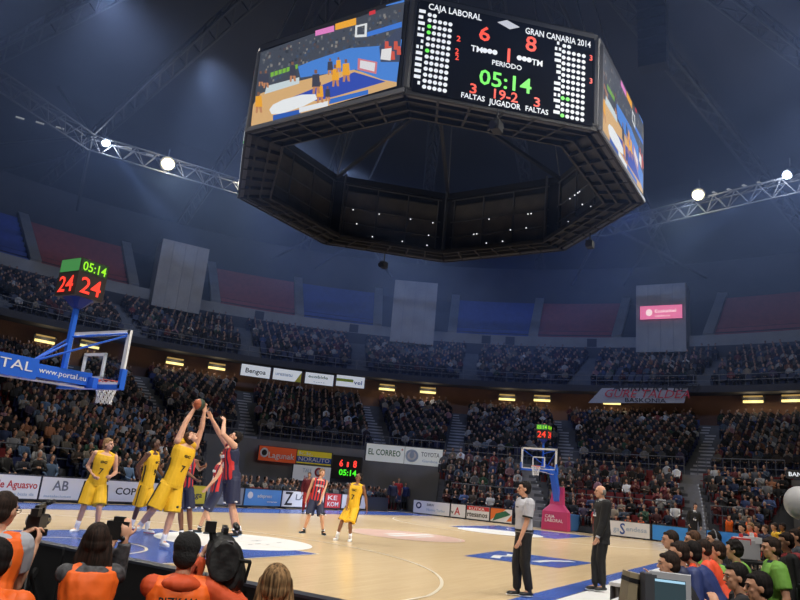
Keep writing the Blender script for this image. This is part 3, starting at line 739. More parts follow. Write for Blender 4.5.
def score(i):
    quad = [(55, -12), (801, 152), (794, 521), (17, 368)]
    P, x, n = face_points(i, quad); up = Vector((0, 0, 1))
    a, _, _, L = FRM[i]
    s = MB(); c = a+x*L/2+up*(ZT-ZB)/2+n*.012; s.bar(c-x*L*.465, c+x*L*.465, .02, (ZT-ZB)*.95); part(s, 'score_panel', mat('led_panel_black', srgb(12, 12, 14), .95, spec=.05), sbt)
    def tx(b, x0, y0, x1, y1, h, ink, bold=.02):
        p0, p1 = P(x0, y0), P(x1, y1); p0b = P(x0, y0-h)
        d = (p1-p0); wd = d.dot(x) if b != '1' else None; text('led_text', b, p0, x, up, max((p0b-p0).z, .05), ink, sbt, width=wd, bold=bold)
    for b, x0, y0, x1, y1, h, ink in (('CAJA LABORAL', 113, 40, 324, 86, 24, S_w), ('GRAN CANARIA 2014', 499, 136, 761, 192, 24, S_w), ('6', 313, 160, 357, 168, 55, S_r), ('8', 499, 202, 543, 210, 58, S_r),
                  ('1', 410, 246, 432, 249, 54, S_r), ('TM', 281, 205, 327, 214, 23, S_w), ('TM', 524, 260, 567, 270, 23, S_w), ('PERIODO', 366, 260, 484, 286, 19, S_w), ('05:14', 313, 335, 522, 375, 58, S_g),
                  ('3', 276, 372, 303, 378, 38, S_r), ('19-2', 372, 394, 468, 412, 38, S_r), ('3', 532, 426, 557, 431, 36, S_r), ('FALTAS', 242, 390, 336, 411, 20, S_w), ('JUGADOR', 352, 417, 479, 442, 22, S_w), ('FALTAS', 499, 444, 590, 466, 20, S_w),
                  ('2', 224, 166, 240, 168, 21, S_r), ('2', 218, 216, 233, 218, 21, S_r), ('2', 218, 240, 233, 242, 21, S_r), ('3', 756, 243, 768, 245, 21, S_r), ('3', 756, 335, 768, 337, 21, S_r)):
        tx(b, x0, y0, x1, y1, h, ink)
    w_, g_ = MB(), MB()
    def dot(px, py, mb, r=.062): 
        p = P(px, py, .026); ax = [p+x*r*math.cos(t)+up*r*math.sin(t) for t in [2*PI*q/10 for q in range(10)]]; mb.prism(ax, n*.01)
    for q in (0, 1): dot(118+20*q, 63+5*q, w_); dot(655+19*q, 186+4*q, w_)
    for r in range(12):
        for c_ in range(5): dot(118+20.5*c_-2.1*r, 85+4*c_+24*r, g_ if (c_ == 0 and r in (1, 2, 5)) else w_)
        for c_ in range(5):
            if r < 12: dot(653+20*c_-.6*r, 209+4.4*c_+23.2*r, g_ if (r == 8 and c_ < 2) or (r == 11 and c_ == 0) else w_)
    for px, py in ((337, 205), (357, 208), (377, 212), (475, 234), (495, 238), (514, 242)): dot(px, py, w_, .08)
    part(w_, 'foul_dots', S_w, sbt); part(g_, 'green_foul_dots', S_g, sbt)
    m = MB(); rr = random.Random(5)
    for r in range(13):
        for (bx_, by, wd) in ((76-2.0*r, 52+23.6*r, 24), (618-.6*r, 178+23*r, 26)):
            for q in range(3):
                if rr.random() < .85:
                    p = P(bx_+q*8, by+q*1.6, .026); m.prism([p, p+x*.07, p+x*.07+up*.1, p+up*.1], n*.01)
    part(m, 'name_rows', S_w, sbt)
    m = MB(); m.prism([P(388, 92), P(425, 84), P(476, 112), P(437, 120)], n*.01); part(m, 'emblem', em('led_grey', (196, 200, 214), .9), sbt)
for i in (1, 3, 5, 7): score(i)
# small cameras / lamps hanging under the rim
for label, u, v, in (('small dark camera hanging below the rim of the cube, left one', 384, 262), ('small dark camera hanging below the rim of the cube, right one', 590, 241), ('small dark camera under the lit score panel of the cube', 497, 122)):
    p = gr(u, v, ZB-.35); t = thing('rim_camera', label, 'camera', p+Vector((0, 0, -.25)), 'cameras under the scoreboard')
    s = MB(); s.tube(p+Vector((0, 0, .6)), p, .03, n=6); s.tube(p+Vector((-.2, 0, 0)), p+Vector((.2, 0, 0)), .025, n=6); part(s, 'bracket', M_sbk, t)
    s = MB(); s.box(p+Vector((0, 0, -.15)), (.34, .26, .28)); part(s, 'body', M_sbk, t)
    s = MB(); s.tube(p+Vector((-.16, 0, -.18)), p+Vector((-.32, 0, -.24)), .09, .11, n=10); part(s, 'lens', mat('lens_glass', (.02, .02, .03), .1), t)
# ------------------------------------------------------------------ visible roof lamps
def roof_lamp(label, u, v, z, col, k, rr, target, power, size, spill=600):
    p = gr(u, v, z); d = (Vector(target)-p).normalized()
    t = thing('roof_spotlight', label, 'spotlight', p, 'spotlights on the roof catwalk')
    s = MB(); s.tube(p-d*.6, p-d*.06, rr*1.0, rr*1.3, n=14); part(s, 'housing', M_sbk, t)
    s = MB(); s.tube(p-d*.3+Vector((0, 0, .2)), p-d*.3+Vector((0, 0, 1.0)), .04, n=6); part(s, 'yoke', M_truss, t)
    s = MB(); s.ell(p, (rr, rr, rr*.9)); part(s, 'bulb', em('bulb_%s' % label[:6], col, k), t, True)
    l_ = bpy.data.lights.new('lamp_spill', 'POINT'); l_.energy = spill; l_.color = tuple(c/255 for c in col); l_.shadow_soft_size = rr; lo = bpy.data.objects.new('lamp_spill', l_); COL.objects.link(lo); lo.location = p+d*(rr+.3)
    spot('beam', p+d*(rr+.15), target, power, tuple(c/255 for c in col), size, .5, rr)
roof_lamp('bluish white spotlight on the left catwalk with a long blue beam', 106, 143, 22, (190, 215, 255), 26, .26, (22, 12, 0), 26000, 9)
roof_lamp('bright warm spotlight on the left catwalk', 168, 164, 21.5, (255, 240, 190), 30, .40, (10, 6, 0), 2600, 40)
roof_lamp('small warm spotlight peeping out left of the giant cube', 240, 184, 22, (255, 236, 180), 16, .17, (14, 7, 0), 1600, 40)
roof_lamp('bright warm spotlight on the right catwalk', 698, 195, 22, (255, 240, 190), 28, .34, (14, 7, 0), 2600, 40)
roof_lamp('bluish white spotlight at the far right of the catwalk', 787, 175, 22, (200, 220, 255), 26, .26, (24, 16, 3), 26000, 9)
# unseen blue fill lights added to colour the haze and lighten the upper stands
for p, q in (((22, 20, 24), (40, 52, 17)), ((26, 16, 24), (54, 36, 18)), ((28, 12, 24), (62, 18, 18)), ((28, 6, 24), (64, 2, 18)), ((20, 24, 24), (22, 60, 16)), ((24, 29, 23), (30, 16, 10)), ((39, 4, 24), (34, 14, 10))):
    spot('blue_fill_light', p, q, 4800, COOL, 80, .9, .4)
for u, v in ((150, 155), (745, 186), (60, 128), (20, 118), (40, 123), (85, 136), (128, 148), (715, 193), (730, 190), (760, 183)):
    p = gr(u, v, 22.3); s = MB(); s.box(p, (.5, .16, .07), rz=rad(-28)); o = single(s, 'catwalk_marker_lamp', em('marker', (180, 184, 190), .35), 'tiny dim marker lamp on the roof catwalk', 'lamp', p, 'marker lamps along the roof catwalk')
# loudspeaker cluster
p = gr(652, 60, 19.0); t = thing('loudspeaker_cluster', 'tall dark curved loudspeaker cluster hanging near the roof', 'loudspeaker', p)
for i in range(8):
    s = MB(); q = p+Vector((-.02*i*i*.4+.3, 0, .42*i)); s.box(q, (.6, 1.1, .38)); part(s, 'speaker_box', mat('speaker_black', srgb(18, 18, 20), .7), t)
s = MB(); s.tube(p+Vector((0, .3, 3.3)), p+Vector((0, .3, 11)), .03); s.tube(p+Vector((0, -.3, 3.3)), p+Vector((0, -.3, 11)), .03); part(s, 'cable', M_rail, t)
# ------------------------------------------------------------------ baskets
M_hb = mat('hoop_blue', srgb(46, 104, 214), .35); M_hw = mat('hoop_white', srgb(232, 232, 232), .4); M_net = mat('net_cord', srgb(220, 220, 220), .8)
M_rim = mat('rim_orange', srgb(226, 92, 50), .4); M_pad = mat('base_pad_pink', srgb(190, 54, 104), .5); M_padb = mat('base_pad_blue', srgb(60, 106, 160), .6)
def basket(label, bxx, sg, texts):
    """sg = +1: board faces +x"""
    Y = 7.5; t = thing('basketball_hoop', label, 'basketball hoop', (bxx-sg*3.4, Y, 0), 'baskets at the two ends of the court')
    s = MB(); s.box((bxx, Y, 3.425), (.03, 1.8, 1.05)); part(s, 'backboard_glass', glass_mat('board_glass', mix=.05), t)
    s = MB()
    for (y0, z0, y1, z1, w_) in ((-.9, 2.93, .9, 2.93, .07), (-.9, 3.91, .9, 3.91, .09), (-.87, 2.9, -.87, 3.95, .07), (.87, 2.9, .87, 3.95, .07)):
        s.bar((bxx, Y+y0, z0), (bxx, Y+y1, z1), .05, w_, up=(1, 0, 0) if y0 == y1 else (0, 0, 1)) if y0 != y1 else s.box((bxx, Y+y0, 3.425), (.05, .09, 1.05))
    part(s, 'board_frame', M_hw, t)
    s = MB()
    for yy in (-.295, .295): s.box((bxx+sg*.0, Y+yy, 3.275), (.045, .05, .45))
    for zz in (3.05, 3.5): s.box((bxx, Y, zz), (.045, .64, .05))
    part(s, 'target_square', M_hw, t)
    s = MB(); s.box((bxx, Y, 2.875), (.11, 1.86, .09))
    for yy in (-.9, .9): s.box((bxx, Y+yy, 3.03), (.11, .07, .36))
    part(s, 'edge_padding', M_hb, t)
    rc = Vector((bxx+sg*.375, Y, 3.05)); s = MB(); pr = [rc+Vector((.225*math.cos(a), .225*math.sin(a), 0)) for a in [2*PI*i/28 for i in range(28)]]
    for i in range(28): s.tube(pr[i], pr[(i+1) % 28], .012, n=6)
    s.box((bxx+sg*.09, Y, 3.03), (.14, .14, .06)); s.box((bxx+sg*.03, Y, 3.0), (.03, .2, .16)); part(s, 'rim', M_rim, t)
    s = MB(); N = 12; prev = None
    rings_ = [(.222, 0), (.205, -.09), (.18, -.18), (.155, -.27), (.14, -.36), (.145, -.44)]
    for k in range(len(rings_)-1):
        r0, z0 = rings_[k]; r1, z1 = rings_[k+1]
        for i in range(N):
            a0 = 2*PI*(i+.5*(k % 2))/N
            for dd in (.5, -.5):
                a1 = a0+dd*2*PI/N; s.tube(rc+Vector((r0*math.cos(a0), r0*math.sin(a0), z0)), rc+Vector((r1*math.cos(a1), r1*math.sin(a1), z1)), .009, n=4)
    part(s, 'net', M_net, t)
    # arm
    b = bxx-sg*.08
    s = MB(); s.bar((b, Y, 3.0), (bxx-sg*1.35, Y, 2.98), .26, .24); s.bar((bxx-sg*1.2, Y, 2.99), (bxx-sg*2.6, Y, 2.98), .36, .36)
    s.bar((bxx-sg*.1, Y-.3, 2.93), (bxx-sg*.1, Y+.3, 2.93), .1, .2)
    part(s, 'arm', M_hb, t)
    s = MB(); s.bar((bxx-sg*.1, Y, 2.84), (bxx-sg*2.6, Y, 2.78), .14, .03); part(s, 'arm_underside', M_hw, t)
    s = MB(); s.bar((bxx-sg*2.3, Y, 2.9), (bxx-sg*3.7, Y, .6), .3, .34); s.bar((bxx-sg*2.6, Y, 2.98), (bxx-sg*3.9, Y, .9), .12, .12); part(s, 'lift_post', M_hb, t)
    mx = bxx-sg*.6
    s = MB(); s.bar((mx, Y, 3.05), (mx, Y, 4.4), .08, .08, up=(1, 0, 0)); part(s, 'clock_mast', M_hb, t)
    s = MB()
    for yy in (-.86, .86): s.tube((mx, Y, 3.72 if yy < 0 else 3.9), (bxx-sg*.04, Y+yy, 3.88), .022, n=6)
    for yy in (-.86, .86): s.tube((bxx-sg*1.25, Y, 3.12), (bxx-sg*.04, Y+yy, 3.84), .02, n=6)
    s.tube((bxx-sg*1.25, Y, 3.12), (mx, Y, 3.6), .022, n=6)
    part(s, 'stay_rods', M_hb, t)
    for lab, pr_, (du, dz, hh, ww, ink) in texts:
        side = -1
        xd = Vector((1, 0, 0)); text('lettering', lab, Vector((pr_, Y+side*(.19 if abs(pr_-bxx) > 1.25 else .14), dz)), xd, (0, 0, 1), hh, ink, t, width=ww)
    s = MB(); s.box((bxx-sg*4.1, Y, .45), (2.4, 1.2, .8)); part(s, 'base_ballast', M_padb, t)
    s = MB(); s.loft([((bxx-sg*3.0, Y, .02), (.25, 0, 0), (0, .75, 0)), ((bxx-sg*3.0, Y, .95), (.22, 0, 0), (0, .72, 0)), ((bxx-sg*3.15, Y, 1.3), (.2, 0, 0), (0, .38, 0)), ((bxx-sg*3.3, Y, 2.2), (.18, 0, 0), (0, .3, 0))], n=16, sq=6); part(s, 'base_padding', M_pad, t)
    if sg < 0:
        text('lettering', 'CAJA', (bxx+3.0-.27, Y+.5, .62), (0, -1, 0), (0, 0, 1), .16, L_white, t, width=.5)
        text('lettering', 'LABORAL', (bxx+3.0-.27, Y+.5, .42), (0, -1, 0), (0, 0, 1), .16, L_white, t, width=.95)
    # clock box
    cb = thing('shot_clock', 'black shot clock cube with red 24 and green 05:14 above the '+('near' if sg > 0 else 'far')+' basket', 'shot clock', (mx, Y, 4.42), 'shot clocks above the baskets')
    s = MB(); s.box((mx, Y, 4.8), (.6, .6, .72)); part(s, 'case', mat('clock_case', srgb(44, 36, 36), .5), cb)
    s = MB(); s.loft([((mx, Y, 4.26), (.07, 0, 0), (0, .07, 0)), ((mx, Y, 4.44), (.24, 0, 0), (0, .24, 0))], n=12, sq=8); part(s, 'mount', mat('mount_blue', srgb(24, 50, 130), .5), cb)
    s = MB(); s.ell((mx+.05, Y, 5.2), (.12, .08, .05)); part(s, 'warning_lamp', mat('warning_red', srgb(130, 40, 34), .4), cb)
    G_ = mat('clock_green_strip', srgb(70, 150, 80), .5, emit=.25)
    RD = em('clock_red', (255, 58, 40), 1.4); GD = em('clock_green', (150, 235, 30), 1.1)
    for nx, ny in ((0, -1), (-1, 0), (1, 0), (0, 1)):
        n = Vector((nx, ny, 0)); x = Vector((0, 0, 1)).cross(n); c = Vector((mx, Y, 0))+n*.302
        s = MB(); s.bar(c-x*.28+Vector((0, 0, 5.02)), c+x*.28+Vector((0, 0, 5.02)), .01, .24); part(s, 'green_strip', G_ if nx else mat('clock_strip_dark', srgb(34, 64, 36), .5), cb)
        if ny or sg < 0: text('digits', '05:14', c-x*.25+Vector((0, 0, 4.93))+n*.01, x, (0, 0, 1), .17, GD, cb, width=.5, bold=.01)
        text('digits', '24', c-x*.22+Vector((0, 0, 4.51))+n*.01, x, (0, 0, 1), .3, RD, cb, width=.43, bold=.01)
    return t
basket('near basketball hoop on a blue arm with a shot clock above the glass board', 1.2, 1, [('PORTAL', -1.35, (0, 2.93, .16, 1.25, L_white)), ('www.portal.eu', .05, (0, 2.95, .1, .95, L_white))])
basket('far basketball hoop on a pink padded base behind the referee', 26.8, -1, [])
# ------------------------------------------------------------------ people
SKIN = {'pale': mat('skin_pale', srgb(214, 164, 136), .5, var=.05), 'tan': mat('skin_tan', srgb(204, 152, 122), .5, var=.05), 'dark': mat('skin_dark', srgb(92, 60, 46), .45, var=.05), 'mid': mat('skin_mid', srgb(130, 88, 66), .45, var=.05)}
def strand_mat(name, c1, c2):
    m = bpy.data.materials.new(name); m.use_nodes = True; nt = m.node_tree; b = nt.nodes['Principled BSDF']; b.inputs['Roughness'].default_value = .75; b.inputs['Specular IOR Level'].default_value = .2
    tc = nt.nodes.new('ShaderNodeTexCoord'); mp = nt.nodes.new('ShaderNodeMapping'); mp.inputs['Scale'].default_value = (70, 70, 5); nz = nt.nodes.new('ShaderNodeTexNoise'); nz.inputs['Scale'].default_value = 1
    cr = nt.nodes.new('ShaderNodeValToRGB'); cr.color_ramp.elements[0].position = .35; cr.color_ramp.elements[1].position = .65; cr.color_ramp.elements[0].color = (*c1, 1); cr.color_ramp.elements[1].color = (*c2, 1)
    nt.links.new(tc.outputs['Object'], mp.inputs[0]); nt.links.new(mp.outputs[0], nz.inputs['Vector']); nt.links.new(nz.outputs['Fac'], cr.inputs[0]); nt.links.new(cr.outputs[0], b.inputs['Base Color'])
    bp = nt.nodes.new('ShaderNodeBump'); bp.inputs['Strength'].default_value = .5; bp.inputs['Distance'].default_value = .01; nt.links.new(nz.outputs['Fac'], bp.inputs['Height']); nt.links.new(bp.outputs[0], b.inputs['Normal'])
    MATS[name] = m; return m
HAIR = {'black': strand_mat('hair_black', srgb(16, 14, 14), srgb(34, 28, 28)), 'brown': strand_mat('hair_brown', srgb(52, 36, 28), srgb(94, 66, 48)), 'dark': strand_mat('hair_dark', srgb(26, 20, 18), srgb(54, 40, 34)), 'fair': strand_mat('hair_fair', srgb(70, 52, 36), srgb(168, 132, 92)), 'grey': mat('hair_grey', srgb(120, 116, 112), .6)}
C_yel = mat('kit_yellow', srgb(232, 182, 28), .65, bump=.15, bscale=30); C_nav = mat('kit_navy', srgb(28, 34, 66), .65, bump=.15, bscale=30)
C_blk = mat('cloth_black', srgb(13, 13, 17), .75, bump=.2, bscale=25); C_wht = mat('cloth_white', srgb(222, 222, 226), .7, bump=.15, bscale=25)
C_gry = mat('cloth_grey', srgb(168, 168, 174), .7); C_org = mat('bib_orange', srgb(244, 106, 30), .6, bump=.2, bscale=14)
C_grn = mat('shirt_green', srgb(118, 172, 70), .7, bump=.2, bscale=18); C_bln = mat('jacket_navy', srgb(32, 40, 74), .6, bump=.2, bscale=18)
C_bl2 = mat('jacket_blue', srgb(44, 58, 112), .6); C_red = mat('cloth_red', srgb(180, 40, 44), .7); C_ors = mat('stripe_orange', srgb(240, 84, 50), .6)
C_hood = mat('hood_rust', srgb(206, 78, 34), .7, bump=.2, bscale=20); C_cam = mat('sleeve_marbled', srgb(70, 70, 74), .7, var=.6, vscale=30)
C_sock = mat('sock_white', srgb(232, 232, 240), .7); C_shw = mat('shoe_white', srgb(226, 228, 232), .45); C_shb = mat('shoe_black', srgb(24, 26, 30), .4); C_shr = mat('shoe_sole_red', srgb(190, 50, 40), .5)
C_eye = mat('eye_dark', srgb(26, 20, 18), .3); C_lip = mat('lip', srgb(150, 80, 74), .5); C_grd = mat('trim_black', srgb(26, 26, 30), .6)
def stripes_mat():
    m = bpy.data.materials.new('kit_red_navy_stripes'); m.use_nodes = True; nt = m.node_tree; b = nt.nodes['Principled BSDF']; b.inputs['Roughness'].default_value = .65
    at_ = nt.nodes.new('ShaderNodeAttribute'); at_.attribute_name = 'side'; at_.attribute_type = 'GEOMETRY'
    mt = nt.nodes.new('ShaderNodeMath'); mt.operation = 'MULTIPLY'; mt.inputs[1].default_value = 2*PI/.085
    sn = nt.nodes.new('ShaderNodeMath'); sn.operation = 'SINE'; gt = nt.nodes.new('ShaderNodeMath'); gt.operation = 'GREATER_THAN'; gt.inputs[1].default_value = 0.0
    fr = nt.nodes.new('ShaderNodeAttribute'); fr.attribute_name = 'front'; fr.attribute_type = 'GEOMETRY'
    g2 = nt.nodes.new('ShaderNodeMath'); g2.operation = 'GREATER_THAN'; g2.inputs[1].default_value = 0.0
    mm = nt.nodes.new('ShaderNodeMath'); mm.operation = 'MULTIPLY'
    mx = nt.nodes.new('ShaderNodeMixRGB'); mx.inputs[1].default_value = (*srgb(28, 34, 66), 1); mx.inputs[2].default_value = (*srgb(206, 44, 44), 1)
    nt.links.new(at_.outputs['Fac'], mt.inputs[0]); nt.links.new(mt.outputs[0], sn.inputs[0]); nt.links.new(sn.outputs[0], gt.inputs[0])
    nt.links.new(fr.outputs['Fac'], g2.inputs[0]); nt.links.new(gt.outputs[0], mm.inputs[0]); nt.links.new(g2.outputs[0], mm.inputs[1])
    nt.links.new(mm.outputs[0], mx.inputs[0]); nt.links.new(mx.outputs[0], b.inputs['Base Color'])
    return m
C_str = stripes_mat()
def fdir(deg): return Vector((math.cos(rad(deg)), math.sin(rad(deg)), 0))
def ik(a, t, l1, l2, pole):
    d = t-a; L = d.length
    if L > (l1+l2)*.995: d = d*((l1+l2)*.995/L); t = a+d; L = d.length
    u = d.normalized(); x = (l1*l1-l2*l2+L*L)/(2*L); h = math.sqrt(max(l1*l1-x*x, 0))
    p = pole-u*pole.dot(u)
    if p.length < 1e-4: p = u.orthogonal()
    return a+u*x+p.normalized()*h, t

def hand_prims(mb, wr, d, n, S, curl=.5, side=1):
    """palm, four fingers and a thumb; d along the hand, n palm normal, side = which side the thumb is on"""
    d = d.normalized(); n = (n-d*n.dot(d)).normalized(); s = d.cross(n)*side
    Mx = Matrix((s, n, d)).transposed()
    mb.ell(wr+d*.045*S, (.042*S, .017*S, .052*S), Mx, 10, 6)
    for k, L in ((-1.5, .062), (-.5, .076), (.5, .082), (1.5, .074)):
        b = wr+d*.082*S+s*k*.021*S; a1 = curl*.9
        d1 = (d*math.cos(a1)+n*math.sin(a1)); d2 = (d*math.cos(a1*2.1)+n*math.sin(a1*2.1))
        m1 = b+d1*L*.55*S; mb.caps(b-d*.02*S, m1, .0095*S, .0088*S, 6); mb.caps(m1, m1+d2*L*.5*S, .0088*S, .0078*S, 6)
    tb = wr+d*.03*S+s*.035*S; t1 = tb+(s*.75+d*.6+n*.25).normalized()*.04*S; mb.caps(tb, t1, .012*S, .0105*S, 6); mb.caps(t1, t1+(s*.25+d*.8+n*.4).normalized()*.032*S, .0105*S, .009*S, 6)

def person(label, H, face, pel, neck, head, feet=None, hands=None, skin='pale', hair=('short', 'dark'), outfit=None, hface=None, hpitch=0, depth=None, vox=.011, name='person',
           group=None, sface=None, build=1.0, raise_=(0, 0), epole=None, kpole=None, curl=(.5, .5), eyes=True, toes=None, shw=None, cat='person', sitz=None, hdir=(None, None)):
    S = H/1.85; o = outfit
    f = fdir(face); lf = Vector((-f.y, f.x, 0)); up = (neck-pel).normalized(); lat = (lf-up*lf.dot(up)).normalized(); fw = lat.cross(up)
    sf = fdir(face if sface is None else sface); sl = Vector((-sf.y, sf.x, 0)); slat = (sl-up*sl.dot(up)).normalized(); sfw = slat.cross(up)
    T = (neck-pel).length
    base = Vector((pel.x, pel.y, 0))
    t = thing(name, label, cat, base, group)
    W = S*build
    def tors(k, inf=0.0, a0=0, a1=1.0, extra=None):
        P = [(-.16, .150, .105), (0, .168, .118), (.2, .158, .112), (.42, .146, .104), (.65, .170, .118), (.82, .182, .112), (.93, .165, .092), (1.0, .085, .07), (1.05, .055, .055)]
        rs = []
        for q, hw, hd in P:
            if q < a0-1e-6 or q > a1+1e-6: continue
            m_ = min(max(q, 0), 1); l_ = lat.lerp(slat, m_).normalized(); w2 = fw.lerp(sfw, m_).normalized()
            rs.append((pel+up*T*q+w2*(.012*S*math.sin(PI*m_)), l_*(hw*W+inf), w2*(hd*W+inf)))
        return rs
    hip = [pel+lat*.088*W*s-up*.02 for s in (1, -1)]
    sh = [neck+slat*.185*W*s-up*.055*S+up*(.07*S*raise_[i])-slat*s*.02*raise_[i] for i, s in enumerate((1, -1))]
    # legs
    ank, knee, toe = [], [], []
    for i in (0, 1):
        if feet and feet[i] is not None: a_ = Vector(feet[i])
        else: a_ = hip[i]-Vector((0, 0, .47*H))
        kp = kpole[i] if kpole else f
        k_, a_ = ik(hip[i], a_, .245*H, .243*H, kp); knee.append(k_); ank.append(a_)
        td = toes[i] if toes and toes[i] is not None else f
        toe.append(td.normalized())
    body = MB()
    body.loft(tors(1)); body.caps(neck-up*.03, neck.lerp(head, .6), .055*S, .05*S)
    hf = fdir(face if hface is None else hface); hf = (hf*math.cos(rad(hpitch))+Vector((0, 0, math.sin(rad(hpitch))))).normalized()
    hl = Vector((0, 0, 1)).cross(hf).normalized(); hu = hf.cross(hl); Mh = Matrix((hl, hf, hu)).transposed()
    HP = lambda x, y, z: head+Mh @ Vector((x, y, z))*S
    body.ell(HP(0, -.01, .02), (.075*S, .095*S, .095*S), Mh, 14, 10)
    body.ell(HP(0, .025, -.045), (.056*S, .062*S, .072*S), Mh, 12, 8)
    body.ell(HP(0, .045, -.085), (.03*S, .035*S, .03*S), Mh, 8, 6)
    body.caps(HP(0, .082, .015), HP(0, .104, -.022), .010*S, .016*S, 8)
    body.ell(HP(0, .07, .03), (.055*S, .022*S, .014*S), Mh, 8, 6); body.ell(HP(0, .074, -.058), (.026*S, .016*S, .012*S), Mh, 8, 6)
    for s in (1, -1): body.ell(HP(.077*s, -.008, -.01), (.012*S, .024*S, .034*S), Mh, 8, 6); body.ell(HP(.036*s, .062, -.022), (.022*S, .018*S, .018*S), Mh, 8, 6)
    elb, wri = [], []
    for i, s in enumerate((1, -1)):
        tg = None if hands is None else hands[i]
        if tg is None: tg = sh[i]+Vector((0, 0, -.31*H))+f*.06+lat*s*.06
        ep = epole[i] if epole and epole[i] is not None else (-f*.7-Vector((0, 0, .5))+lat*s*.5)
        e_, w_ = ik(sh[i], Vector(tg), .172*H, .158*H, ep); elb.append(e_); wri.append(w_)
        body.ell(sh[i], .062*W, n=10, k=6)
        body.caps(sh[i], sh[i].lerp(e_, .5), .057*W, .052*W); body.caps(sh[i].lerp(e_, .4), e_, .052*W, .041*W)
        body.caps(e_, e_.lerp(w_, .35), .043*W, .043*W); body.caps(e_.lerp(w_, .3), w_, .042*W, .028*W)
        hd = hdir[i] if hdir[i] is not None else (w_-e_)
        inward = (slat*-s+sfw*.3) if hdir[i] is None else (sfw if abs(hdir[i].normalized().dot(sfw)) < .8 else slat)
        hand_prims(body, w_, hd, inward, S*1.05, curl[i], s)
        body.caps(hip[i]+up*.02, hip[i].lerp(knee[i], .5), .092*W, .078*W); body.caps(hip[i].lerp(knee[i], .4), knee[i], .080*W, .056*W)
        body.caps(knee[i], knee[i].lerp(ank[i], .35), .056*W, .058*W); body.caps(knee[i].lerp(ank[i], .3), ank[i], .058*W, .036*W)
        td = toe[i]; body.caps(ank[i]-Vector((0, 0, .02*S)), ank[i]+td*.12*S-Vector((0, 0, .045*S)), .038*S, .03*S)
    blob(body, 'body', SKIN[skin], t, vox, 2)
    if eyes:
        for s in (1, -1):
            e = MB(); e.ell(HP(.031*s, .083, .006), (.012*S, .008*S, .008*S), Mh, 8, 6); part(e, 'eye', C_eye, t, True)
        e = MB(); e.ell(HP(0, .090, -.058), (.022*S, .007*S, .006*S), Mh, 8, 6); part(e, 'mouth', C_lip, t, True)
        e = MB()
        for s in (1, -1): e.bar(HP(.014*s, .094, .028), HP(.048*s, .083, .030), .008*S, .008*S)
        if hair[0] != 'none': part(e, 'eyebrows', HAIR[hair[1]], t)
    hs, hc = hair
    hb = MB()
    if hs in ('short', 'buzz', 'long', 'bob', 'curly', 'balding'):
        i_ = {'buzz': .006, 'balding': .004}.get(hs, .016)
        if hs == 'balding':
            hb.ell(HP(0, -.035, .0), (.079*S+.004, .078*S, .07*S), Mh, 14, 10)
        else:
            hb.ell(HP(0, -.034, .036), (.073*S+i_*S, .082*S+i_*S, .084*S+i_*S), Mh, 16, 10)
            hb.ell(HP(0, -.052, -.02), (.070*S+i_*S, .058*S+i_*S, .075*S), Mh, 14, 8)
            if hs != 'buzz': hb.ell(HP(0, .035, .084), (.056*S, .045*S, .028*S), Mh, 10, 6)
        if hs in ('long', 'bob'):
            L = .30 if hs == 'long' else .16
            rr = random.Random(4)
            for q in range(15):
                s = -1+q/7.0
                p0 = HP(.072*s, -.075+.055*abs(s), .03); p1 = p0-Vector((0, 0, L*.5*S))-hf*(.02*S)+hl*s*.035*S; p2 = p1-Vector((0, 0, (L*.5+.04*rr.random())*S))+hl*(s*.04+.01*rr.uniform(-1, 1))*S
                hb.caps(p0, p1, .03*S, .024*S, 8); hb.caps(p1, p2, .024*S, .012*S, 8)
            for s in (1, -1): hb.caps(HP(.078*s, .0, .03), HP(.088*s, .01, -.12), .026*S, .022*S, 8)
        if hs == 'curly':
            rr = random.Random(2)
            for _ in range(26):
                v = Vector((rr.uniform(-1, 1), rr.uniform(-1, .4), rr.uniform(-.2, 1))).normalized(); hb.ell(HP(v.x*.088, v.y*.1-.02, v.z*.1+.03), .022*S, n=6, k=4)
        blob(hb, 'hair', HAIR[hc], t, max(vox*.8, .008), 1, wrinkle=.004 if hs != 'buzz' else 0)
    if hs == 'cap':
        hb.ell(HP(0, -.015, .04), (.094*S, .112*S, .1*S), Mh, 16, 10); hb.ell(HP(0, -.055, -.03), (.082*S, .07*S, .08*S), Mh, 14, 8)
        blob(hb, 'knitted_cap', mat('cap_black', srgb(20, 20, 22), .9, bump=.4, bscale=60), t, .009, 1)
    # ---------------- clothes
    def torso_cloth(nm, m, inf=.016, a0=-.16, a1=1.0, hem=0.0, sleeve=0.0, sl_r=1.0, flare=.0, strap=True, attr=False):
        c = MB(); rs = tors(1, inf, a0, a1)
        if hem: 
            c0, a_, b_ = rs[0]; d_ = -up if abs(up.z) > .5 else Vector((0, 0, -1)); rs = [(c0+d_*hem, a_*(1+flare), b_*(1+flare))]+rs
        c.loft(rs, 16)
        for i, s in enumerate((1, -1)):
            if strap: c.caps(sh[i]-slat*s*.035*W, neck+slat*.055*S*s-up*.015, .058*W+inf*.5, .045*S+inf*.3, 8)
            if sleeve > 0:
                if sleeve <= 1: c.caps(sh[i]-slat*s*.02, sh[i], .066*W, .068*W+inf, 8); c.tube(sh[i], sh[i].lerp(elb[i], sleeve), .070*W*sl_r+inf, .060*W*sl_r+inf*1.2, 12)
                else:
                    c.caps(sh[i], elb[i], .066*W*sl_r+inf, .052*W*sl_r+inf, 12); c.caps(elb[i], elb[i].lerp(wri[i], .3), .052*W*sl_r+inf, .05*W*sl_r+inf); c.tube(elb[i], elb[i].lerp(wri[i], min(sleeve-1, .96)), .052*W*sl_r+inf, .036*W*sl_r+inf, 12)
        ob = blob(c, nm, m, t, vox, 2, wrinkle=.006)
